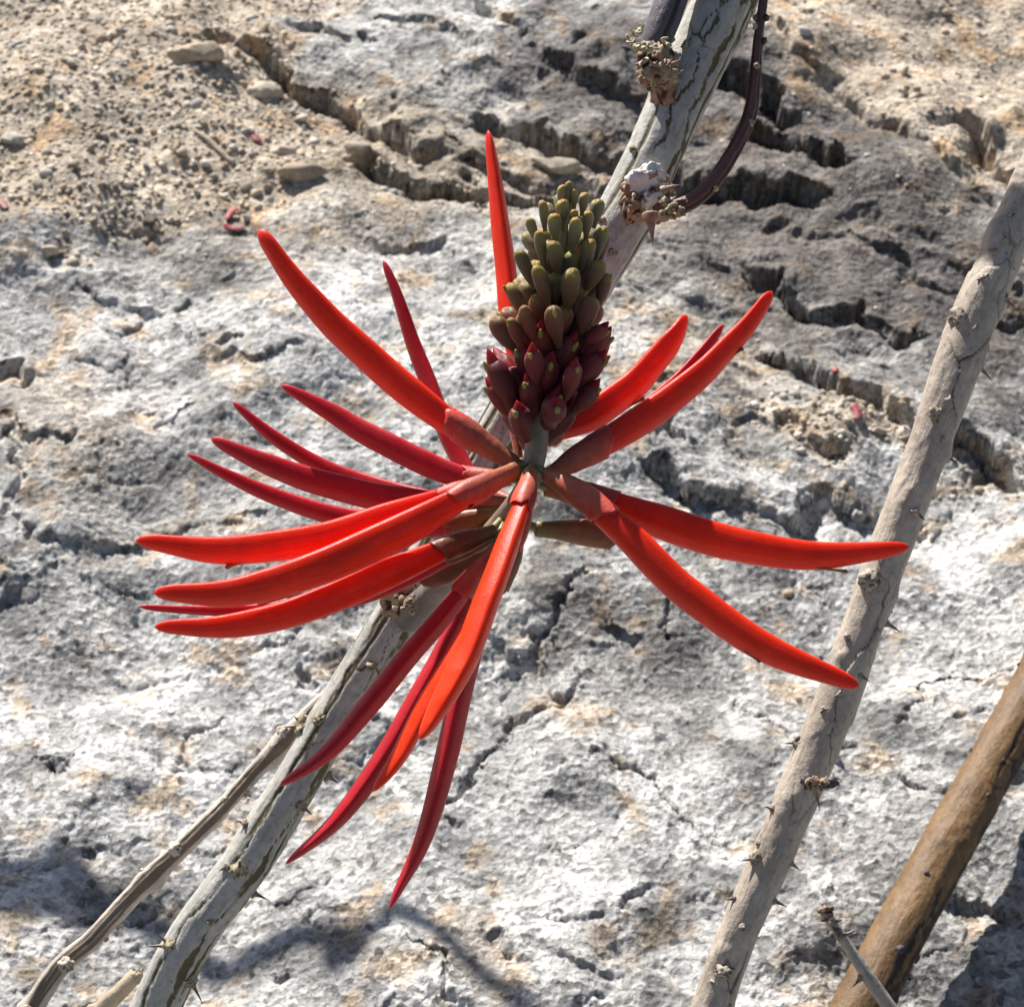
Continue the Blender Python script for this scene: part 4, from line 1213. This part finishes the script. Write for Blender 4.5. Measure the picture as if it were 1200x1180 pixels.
for (tx, ty, bx, by, w) in FRONT:
    cy = 0.5 * (ty + by)
    Rr = env(ty)
    dx = tx - axis_x(ty)
    fr = math.sqrt(max(Rr ** 2 - dx ** 2, (0.25 * Rr) ** 2))
    zt = -fr * KP; zb = -0.42 * fr * KP - 0.05
    kind = bud_kind(ty)
    p1 = pix(tx + RNG.uniform(-2.5, 2.5), ty + RNG.uniform(-3, 3), 40 + zt); p0 = pix(bx, by, 40 + zb)
    if kind == 'old':
        p1 = p0 + (p1 - p0) * 0.9
    bud(p0, p1, w * KP * RNG.uniform(0.70, 0.93), kind, RIGHT * dx + FWD * -fr - UP * 10)
# the far side of the cone, by phyllotaxis
for k in range(62):
    y = 235 + 255 * (k / 61)
    ang = k * 2.39996
    if math.sin(ang) < -0.1 and y < 470:
        pass
    Rr = env(y) * 0.98
    dx = Rr * math.cos(ang); dz = Rr * math.sin(ang)
    if dz < 0.12 * Rr:
        continue
    tlen = np.interp(y, [230, 300, 400, 500], [30, 42, 54, 50])
    yb = y + tlen * 0.85
    kind = bud_kind(y)
    w = np.interp(y, [230, 300, 360, 500], [16, 21, 25, 29])
    p1 = pix(axis_x(y) + dx * 0.93, y, 40 + dz * KP); p0 = pix(axis_x(yb) + dx * 0.42, yb, 40 + dz * KP * 0.42)
    bud(p0, p1, w * KP, kind, RIGHT * dx + FWD * dz - UP * 10)
# inner ring filling the cone between the outer buds
for k in range(46):
    y = 262 + 215 * (k / 45)
    ang = k * 2.39996 + 1.0
    Rr = env(y) * 0.62
    dx = Rr * math.cos(ang); dz = Rr * math.sin(ang)
    yb = y + 46
    kind = bud_kind(y)
    w = np.interp(y, [230, 300, 360, 500], [17, 22, 26, 28])
    bud(pix(axis_x(yb) + dx * 0.3, yb, 40.1 + dz * KP * 0.3), pix(axis_x(y) + dx, y, 40.1 + dz * KP), w * KP, kind, RIGHT * dx + FWD * dz - UP * 10)
bud(pix(664, 262, 40.2), pix(668, 222, 40.3), 16 * KP, 'young')
bud(pix(660, 262, 40.4), pix(656, 228, 40.6), 14 * KP, 'young')

# ------------------------------------------------------------------ beige thorny stem on the right
rb = [PX(1352, -120, 47.5, 43.7), PX(1262, 90, 47, 45.4), PX(1198, 240, 46.7, 47.0), PX(1152, 345, 46.5, 48.7), PX(1120, 430, 46.5, 52.1), PX(1085, 530, 46.5, 47.9), PX(1048, 628, 46.5, 47.9), PX(1000, 765, 46.5, 47.9), PX(955, 885, 46.5, 48.7), PX(905, 1000, 46.6, 47.0), PX(838, 1168, 46.8, 47.0)]
tail = np.array(rb[-1][:3]) - np.array(rb[-2][:3]); tail = tail / np.linalg.norm(tail) + np.array([0, 0.05, -0.5])
base = to_ground(rb[-1][:3], tail)
rb += [(*(np.array(rb[-1][:3]) * .5 + base * .5), 0.55), (*base, 0.62)]
RB_O = base
rbt = thing('thorny_stem', RB_O, 'beige grey thorny stem with peeling bark, crossed by the tips of two red flowers', 'plant stem')
rstem, RI = make_stem('stem', 'stem', rbt, RB_O, rb, 1000, 84, 5, BARK_BEIGE, rough=0.065, nodes=[(1.6 * q + rg.uniform(-.5, .5), rg.uniform(0, 6.28), rg.uniform(.03, .09), rg.uniform(.2, .5)) for q in range(26)], fissures=14, net=0.5, flake=3.0, fw=0.6)
K = TANW * 46.5 / 1200
for k, (px_, py_, w, th_) in enumerate([
        (1178, 258, 11, ()), (1170, 285, 9, ()), (1148, 330, 12, ((-1, .2, 7),)), (1172, 350, 15, ((.9, .7, 16),)), (1182, 318, 8, ()), (1120, 372, 20, ()), (1160, 410, 10, ()), (1148, 430, 10, ((.8, .9, 20),)), (1092, 484, 15, ((.2, .8, 10),)), (1112, 536, 8, ((1, .5, 16),)), (1108, 470, 10, ()),
        (1068, 600, 15, ((.8, .6, 12),)), (1015, 680, 24, ()), (1040, 730, 9, ((1, .55, 20),)), (1042, 716, 7, ((.6, -1, 8),)), (930, 868, 16, ((-.9, .1, 14), (.3, -.6, 9))), (980, 812, 10, ()),
        (884, 1002, 16, ((-1, .2, 15), (.5, .7, 8))), (905, 1055, 9, ((.9, .3, 16),)), (848, 1130, 22, ((.3, .8, 11), (-.9, -.1, 10), (.9, -.3, 8))), (836, 1142, 8, ()), (888, 985, 7, ()), (1138, 388, 9, ((-.8, .5, 10),)), (1100, 515, 7, ()), (1052, 640, 8, ()), (1030, 655, 9, ((-.9, -.2, 10),)), (990, 745, 9, ()), (1003, 790, 8, ((.9, .5, 14),)), (962, 830, 9, ()), (905, 945, 10, ((-.9, -.2, 10),)), (925, 1010, 9, ((.9, .6, 12),)), (868, 1080, 9, ()), (860, 1050, 8, ((-.9, .2, 10),)), (1160, 300, 8, ((-.9, -.3, 9),))]):
    scar(rstem, RI, RB_O, px_, py_, w, 240 + k, th_, BARK_BEIGE)
# withered side bud
p, n, T, r = side_point(RI, 958, 915)
for k in range(9):
    c0 = pix(948 + 3.2 * k + rg.uniform(-2, 2), 916 + rg.uniform(-4, 4), 45.6 + rg.uniform(-.15, .15))
    blob_obj('withered_bud', rbt, RB_O, c0, np.array([7, 6, 7]) * K * rg.uniform(.75, 1.15), 90 + k, KNOB if k % 2 else BARK_PURPLE, 0.45, 2.2, 3)
thorn(rbt, RB_O, pix(955, 925, 45.5), -UP + .3 * RIGHT, 20 * K, 4 * K)
thorn(rbt, RB_O, pix(976, 912, 45.5), RIGHT + .1 * UP, 9 * K, 3 * K)

# ------------------------------------------------------------------ smooth brown stem, lower right
bs_ = [PX(1385, 420, 70, 54.8), PX(1290, 610, 67, 56.5), PX(1223, 787, 64.5, 59.9), PX(1154, 912, 62.2, 60.7), PX(1085, 1035, 60.2, 63.3), PX(1000, 1195, 58, 66.8)]
tail = np.array(bs_[-1][:3]) - np.array(bs_[-2][:3]); tail = tail / np.linalg.norm(tail) + np.array([0, 0.1, -0.35])
base = to_ground(bs_[-1][:3], tail)
bs_ += [(*(np.array(bs_[-1][:3]) * .5 + base * .5), 0.95), (*base, 1.05)]
BS_O = base
bst = thing('brown_stem', BS_O, 'thick smooth ochre brown stem with dark streaks leaning over the rock', 'plant stem')
bstem, BI = make_stem('stem', 'stem', bst, BS_O, bs_, 500, 64, 8, BARK_BROWN, rough=0.05, nodes=[(7, 1.2, .08, .7), (13, 2.2, .1, .8), (19, 1.0, .07, .6), (24, 2.6, .1, .7), (29, 1.6, .07, .6)], fissures=6, net=-0.2, fw=1.2, bands=[(118, 9, 60, 0.2), (75, 20, 60, 0.06), (140, 4, 40, 0.08)])
for k, (px_, py_, w) in enumerate([(1192, 812, 13), (1143, 940, 9), (1072, 1030, 11), (1135, 880, 7), (1040, 1120, 14), (1100, 990, 7), (1160, 900, 6), (1190, 780, 8)]):
    p, n, T, r = side_point(BI, px_, py_)
    blob_obj('leaf_scar', bstem, BS_O, p, np.array([w, w, w]) * .36 * TANW * 61 / 1200, 270 + k, BARK_BROWN if k % 2 else BARK_PURPLE, 0.3, 2, 2)

# ------------------------------------------------------------------ small thorny twig before it
K = TANW * 47 / 1200
tp_ = [PX(966, 1068, 47, 13), PX(978, 1085, 47, 13), PX(998, 1115, 47, 14), PX(1018, 1145, 47, 17), PX(1048, 1188, 47, 18), PX(1090, 1250, 47, 19)]
base = to_ground(tp_[-1][:3], np.array([0.35, 0.05, -0.9]))
tp_ += [(*(np.array(tp_[-1][:3]) * .5 + base * .5), 0.35), (*base, 0.38)]
SO = base
stw = thing('dry_twig', SO, 'short grey thorny twig with a withered tip in front of the brown stem', 'twig')
so_, SI = make_stem('stem', 'stem', stw, SO, tp_, 420, 32, 33, BARK_BEIGE, rough=0.06, fissures=4, net=0.2)
for k in range(6):
    blob_obj('withered_tip', stw, SO, pix(966 + rg.uniform(-7, 8), 1066 + rg.uniform(-4, 5), 46.9), np.array([5, 4.4, 4.4]) * K * rg.uniform(.7, 1.1), 120 + k, KNOB, .4, 2.2, 2)
for (px_, py_, dx, dy, ln) in [(974, 1080, 1, -.2, 14), (985, 1096, 1, -.4, 22), (1001, 1152, -.8, .9, 16), (972, 1076, -.9, .2, 14), (980, 1090, -.6, -.5, 9)]:
    p, n, T, r = side_point(SI, px_, py_)
    thorn(so_, SO, p, RIGHT * dx - UP * dy, ln * K, 3.6 * K, bend=(0, 0, 0.1))

# ------------------------------------------------------------------ thin tan stem, lower left
lt = [PX(520, 670, 48.5, 12.3), PX(455, 742, 48.4, 13.9), PX(400, 798, 48.3, 14.8), PX(350, 848, 48.2, 18.9), PX(280, 925, 48.2, 19.7), PX(235, 972, 48.2, 22.1), PX(165, 1040, 48.3, 23.0), PX(110, 1098, 48.4, 23.8), PX(42, 1175, 48.6, 24.6)]
tail = np.array(lt[-1][:3]) - np.array(lt[-2][:3]); tail = tail / np.linalg.norm(tail) + np.array([0, 0.05, -0.6])
base = to_ground(lt[-1][:3], tail)
lt += [(*(np.array(lt[-1][:3]) * .5 + base * .5), 0.36), (*base, 0.42)]
LO = base
ltt = thing('tan_stem', LO, 'thin dry tan knotted stem running beside the pale grey branch', 'plant stem')
K = TANW * 48 / 1200
lstem, LI = make_stem('stem', 'stem', ltt, LO, lt, 800, 40, 12, BARK_TAN, rough=0.08, fissures=14, net=0.3, flake=0.8, fw=0.8,
                      nodes=[(x_, a_, 0.09, 0.3) for x_, a_ in ((5.1, 1.0), (5.4, 3.5), (9.2, 2.0), (9.4, 4.5), (13.4, 5.2), (15.5, .6), (17.2, 1.2), (17.4, 4.0), (20.2, 5.5))])
for k, (px_, py_, w, th_) in enumerate([(332, 858, 16, ((-.4, -.9, 9),)), (208, 992, 17, ((.6, .5, 8),)), (80, 1128, 18, ((-.8, -.4, 9), (.5, .3, 7))), (124, 1100, 8, ()), (36, 1178, 14, ()), (288, 930, 10, ((.9, .4, 6),)), (170, 1020, 9, ()), (265, 935, 7, ()), (140, 1085, 9, ())]):
    scar(lstem, LI, LO, px_, py_, w, 300 + k, th_, BARK_TAN)

# broken stub beside its foot
sb = [PX(160, 1140, 48, 18), PX(148, 1154, 48, 20), PX(120, 1180, 48.1, 22), PX(70, 1225, 48.3, 24)]
base = to_ground(sb[-1][:3], np.array([-0.3, 0.05, -0.9]))
sb += [(*(np.array(sb[-1][:3]) * .5 + base * .5), 0.42), (*base, 0.46)]
bst2 = thing('broken_stem', base, 'short broken straw yellow stem stub beside the foot of the pale grey branch', 'plant stem')
bso, _bi = make_stem('stem', 'stem', bst2, base, sb, 300, 32, 44, STRAW, rough=0.06, fissures=8, net=0.0, cap_dome=0.1)
for k in range(8):
    thorn(bst2, base, pix(158 + rg.uniform(-7, 7), 1144 + rg.uniform(-6, 6), 47.9), RIGHT * .6 + UP * .8 + 0.3 * rg.normal(size=3), rg.uniform(5, 13) * K, 2.4 * K, mat=STRAW, name='splinter', bend=(0, 0, 0))

# ------------------------------------------------------------------ loose stones and gravel
def stone(name, px, py, wpx, hpx, dpx, seed, tint, label=None, group=None, sub=3, facets=6, rot=0.0, lift=0.45, cat='stone'):
    a, b = pix2ab(px, py)
    D = (ab2w(a, b, 0) - CAM) @ FWD
    k = TANW * D / 1200
    h = float(ground_h(np.array([a]), np.array([b]))[0])
    v, f = rough_blob(sub, seed, 0.4, 1.5, 1.0, facets * 3)
    v = v * np.array([wpx, dpx, hpx]) * k * 0.5
    n = fbm3(v[:, 0] * 6 / (wpx * k), v[:, 1] * 6 / (wpx * k), v[:, 2] * 6 / (wpx * k), 3, seed + 1)
    v = v * (1 + 0.08 * n)[:, None]
    M = np.stack([G_A, G_B, G_N], 1)
    c_, s_ = math.cos(rot), math.sin(rot)
    Rz = np.array([[c_, -s_, 0], [s_, c_, 0], [0, 0, 1]])
    v = v @ Rz.T
    z0 = v[:, 2].min()
    v[:, 2] -= z0
    v = v @ M.T
    sink = hpx * k * (0.72 - lift) + 0.03
    me = mesh_from(name, v, f)
    t = np.array(tint) * (1 + 0.15 * n)[:, None]
    put_attr(me, 'tint', t, 'FLOAT_COLOR')
    o = link(name, me, PEB, None, ab2w(a, b, h - sink))
    if label:
        tag(o, label, cat, group)
    return o


TAN = (0.44, 0.345, 0.24); BEI = (0.47, 0.39, 0.295); GREY = (0.47, 0.415, 0.345); DK = (0.12, 0.09, 0.06); WH = (0.66, 0.64, 0.6)
stone('stone', 350, 212, 62, 26, 26, 1, TAN, 'flat tan wedge of stone casting a shadow on the gravel', sub=4, rot=.1)
stone('stone', 240, 92, 66, 32, 34, 2, TAN, 'large lumpy tan stone half buried in the gravel', sub=4, facets=4)
stone('stone', 312, 105, 44, 28, 30, 3, BEI, 'rounded pale stone beside a dark ledge at the gravel edge', sub=4, facets=3)
stone('stone', 176, 262, 26, 22, 14, 4, DK, 'small dark brown stone standing alone on smooth grey rock', sub=3)
stone('stone', 18, 184, 42, 18, 24, 5, GREY, 'flat grey stone in the tan gravel', sub=3)
stone('stone', 332, 178, 30, 18, 18, 6, BEI, 'pale oval stone in the gravel by a red petal scrap', sub=3, facets=3)
stone('stone', 977, 894, 14, 15, 13, 7, WH, 'small bright white stone beside the withered bud of the thorny stem', sub=3, facets=1)
stone('stone', 420, 175, 40, 22, 22, 8, TAN, 'angular tan stone wedged in the dark rock ledge', sub=3)
stone('stone', 655, 190, 62, 24, 28, 9, BEI, 'long pale slab of stone wedged above a dark crevice', sub=4, rot=-.2)
stone('stone', 140, 62, 22, 12, 14, 10, TAN, 'small tan stone among the finest gravel', sub=3)
stone('stone', 1075, 130, 22, 14, 14, 11, TAN, 'tan stone lying on the smooth sand above the dark slab', sub=3)
stone('stone', 1005, 470, 30, 16, 18, 12, TAN, 'tan stone chip on the ledge behind the thorny stem', sub=3)
stone('stone', 1030, 505, 20, 14, 14, 13, BEI, 'pale stone chip under the ledge behind the thorny stem', sub=3)
stone('stone', 622, 768, 34, 20, 22, 14, GREY, 'rounded grey stone in the rock crack below the flower head', sub=4, facets=3)
stone('stone', 60, 300, 28, 15, 17, 15, BEI, 'pale stone at the lower edge of the gravel', sub=3)

# pebbles one can pick out, then the gravel between them
PV = [rough_blob(2, 700 + k, 0.3, 1.3, 0.75, 5) for k in range(8)]
PCOL = 1.16 * np.array([TAN, BEI, GREY, (0.54, 0.46, 0.35), (0.40, 0.30, 0.20), (0.60, 0.54, 0.46)])
PME = []
for k in range(24):
    v, f = PV[k % 8]
    me = mesh_from('pebble', v * 100, f)
    put_attr(me, 'tint', np.repeat(PCOL[k % 6][None] * RNG.uniform(.8, 1.15), len(v), 0), 'FLOAT_COLOR')
    me.materials.append(PEB)
    PME.append(me)
cand = RNG.uniform([-19, 14], [19, 50], (9000, 2))
sd, _, _, _ = zone_masks(cand[:, 0], cand[:, 1])
cand = cand[RNG.uniform(0, 1, len(cand)) < sstep(0.35, 0.9, sd)]
pxs, pys = ab2pix(cand[:, 0], cand[:, 1])
vis = (pxs > 3) & (pxs < 1197) & (pys > 3) & (pys < 1100) & ~((pxs > 880) & (pys < 240) & (RNG.uniform(0, 1, len(pxs)) < 0.85))
cand = cand[vis][:260]
hh = ground_h(cand[:, 0], cand[:, 1])
for k, (a, b) in enumerate(cand):
    s = float(np.clip(RNG.lognormal(math.log(0.15), 0.32), 0.1, 0.38))
    o = link('pebble', PME[k % 24], None, None, ab2w(a, b, hh[k] + 0.25 * s))
    q = Quaternion((RNG.normal(), RNG.normal() * .3, RNG.normal() * .3, RNG.normal())).normalized()
    o.rotation_mode = 'QUATERNION'; o.rotation_quaternion = q
    o.scale = (s * CM * RNG.uniform(.9, 1.3), s * CM * RNG.uniform(.8, 1.0), s * CM * RNG.uniform(.6, .85))
    tag(o, 'small rounded pebble lying loose among the tan gravel on the rock', 'pebble', 'pebbles loose in the gravel')

NG = 20000
cand = RNG.uniform([-34, 10], [34, 80], (NG * 3, 2))
sd, dk, wm, wh = zone_masks(cand[:, 0], cand[:, 1])
pxs, pys = ab2pix(cand[:, 0], cand[:, 1])
keep = sstep(0.25, 0.8, sd) * np.where((pxs > 860) & (pys < 300), 0.12, 1.0)
keep = np.maximum(keep, 0.012 + 0.12 * np.clip(wm, 0, 1) ** 2)
cand = cand[RNG.uniform(0, 1, len(cand)) < keep][:NG]
hh = ground_h(cand[:, 0], cand[:, 1])
sz = np.clip(RNG.lognormal(math.log(0.075), 0.42, len(cand)), 0.03, 0.24)
dense = zone_masks(cand[:, 0], cand[:, 1])[0] < 0.3
sz = np.where(dense, sz * 0.8, sz)
v1, f1_ = ICO[1]
VV = []; FF = []; TT = []
base_v = []
for k in range(10):
    vv, _f = rough_blob(1, 800 + k, 0.35, 1.3, 0.8, 3); base_v.append(vv)
base_v = np.array(base_v)
which = RNG.integers(0, 10, len(cand))
ang = RNG.uniform(0, 2 * math.pi, len(cand))
loc = base_v[which] * sz[:, None, None] * RNG.uniform(0.75, 1.3, (len(cand), 1, 3)) * np.array([1, 1, .8])
ca, sa = np.cos(ang)[:, None], np.sin(ang)[:, None]
lx = loc[..., 0] * ca - loc[..., 1] * sa; ly = loc[..., 0] * sa + loc[..., 1] * ca
cw_ = ab2w(cand[:, 0], cand[:, 1], hh + 0.2 * sz)
VV = cw_[:, None, :] + lx[..., None] * G_A + ly[..., None] * G_B + loc[..., 2][..., None] * G_N
nv = base_v.shape[1]
FF = (f1_[None] + (np.arange(len(cand)) * nv)[:, None, None]).reshape(-1, 3)
me = mesh_from('gravel', VV.reshape(-1, 3), FF, smooth=True)
tint = PCOL[RNG.integers(0, 6, len(cand))] * RNG.uniform(.75, 1.2, (len(cand), 1))
put_attr(me, 'tint', np.repeat(tint, nv, 0), 'FLOAT_COLOR')
gv = link('gravel', me, PEB)
tag(gv, 'coarse tan and grey gravel lying on the rock', 'gravel'); gv['kind'] = 'stuff'

# ------------------------------------------------------------------ litter
def litter(name, pts, w, mat, label, cat, group=None, flat=0.35):
    P = []
    for (x, y) in pts:
        a, b = pix2ab(x, y)
        P.append(ab2w(a, b, float(ground_h(np.array([a]), np.array([b]))[0]) + 0.1))
    P = np.array(P)
    k = TANW * ((P[0] - CAM) @ FWD) / 1200
    C = catmull(np.c_[P, np.full(len(P), w * k * .5)], 20)
    u = np.linspace(0, 1, 20)
    r = C[:, 3] * np.sqrt(np.clip(1 - (2 * u - 1) ** 4, 0.02, 1))
    V, F = sweep(C[:, :3], r, r * flat, circle(8), G_N)
    V += 0.03 * np.stack([fbm3(V[:, 0] * 4, V[:, 1] * 4, V[:, 2] * 4, 2, q + 900) for q in range(3)], 1)
    me = mesh_from(name, V - P[0], F); put_attr(me, 't', np.repeat(u, 8)); put_attr(me, 'crack', np.zeros(160))
    return tag(link(name, me, mat, None, P[0]), label, cat, group)


litter('petal_scrap', [(296, 163), (302, 167), (307, 168)], 9, LITTER_RED, 'tiny dried red petal scrap beside the pale oval stone', 'petal')
litter('petal_scrap', [(266, 262), (273, 250), (281, 246)], 8, LITTER_RED, 'dried red petal scrap folded upright at the gravel edge', 'petal')
litter('petal_scrap', [(262, 267), (274, 269), (287, 266)], 9, LITTER_RED, 'dried red petal scrap lying flat at the gravel edge', 'petal')
litter('petal_scrap', [(-2, 250), (6, 258), (12, 266)], 9, LITTER_RED, 'faded pink petal scrap near the flat grey stone', 'petal')
litter('petal_scrap', [(998, 488), (1003, 496), (1002, 504)], 10, LITTER_RED, 'dried red petal scrap on the ledge behind the thorny stem', 'petal')
litter('petal_scrap', [(974, 440), (981, 444)], 9, LITTER_RED, 'rusty red petal scrap above the ledge behind the thorny stem', 'petal')
litter('straw', [(228, 170), (250, 182), (275, 198)], 7, STRAW, 'pale dry straw lying across the gravel', 'straw', flat=0.8)
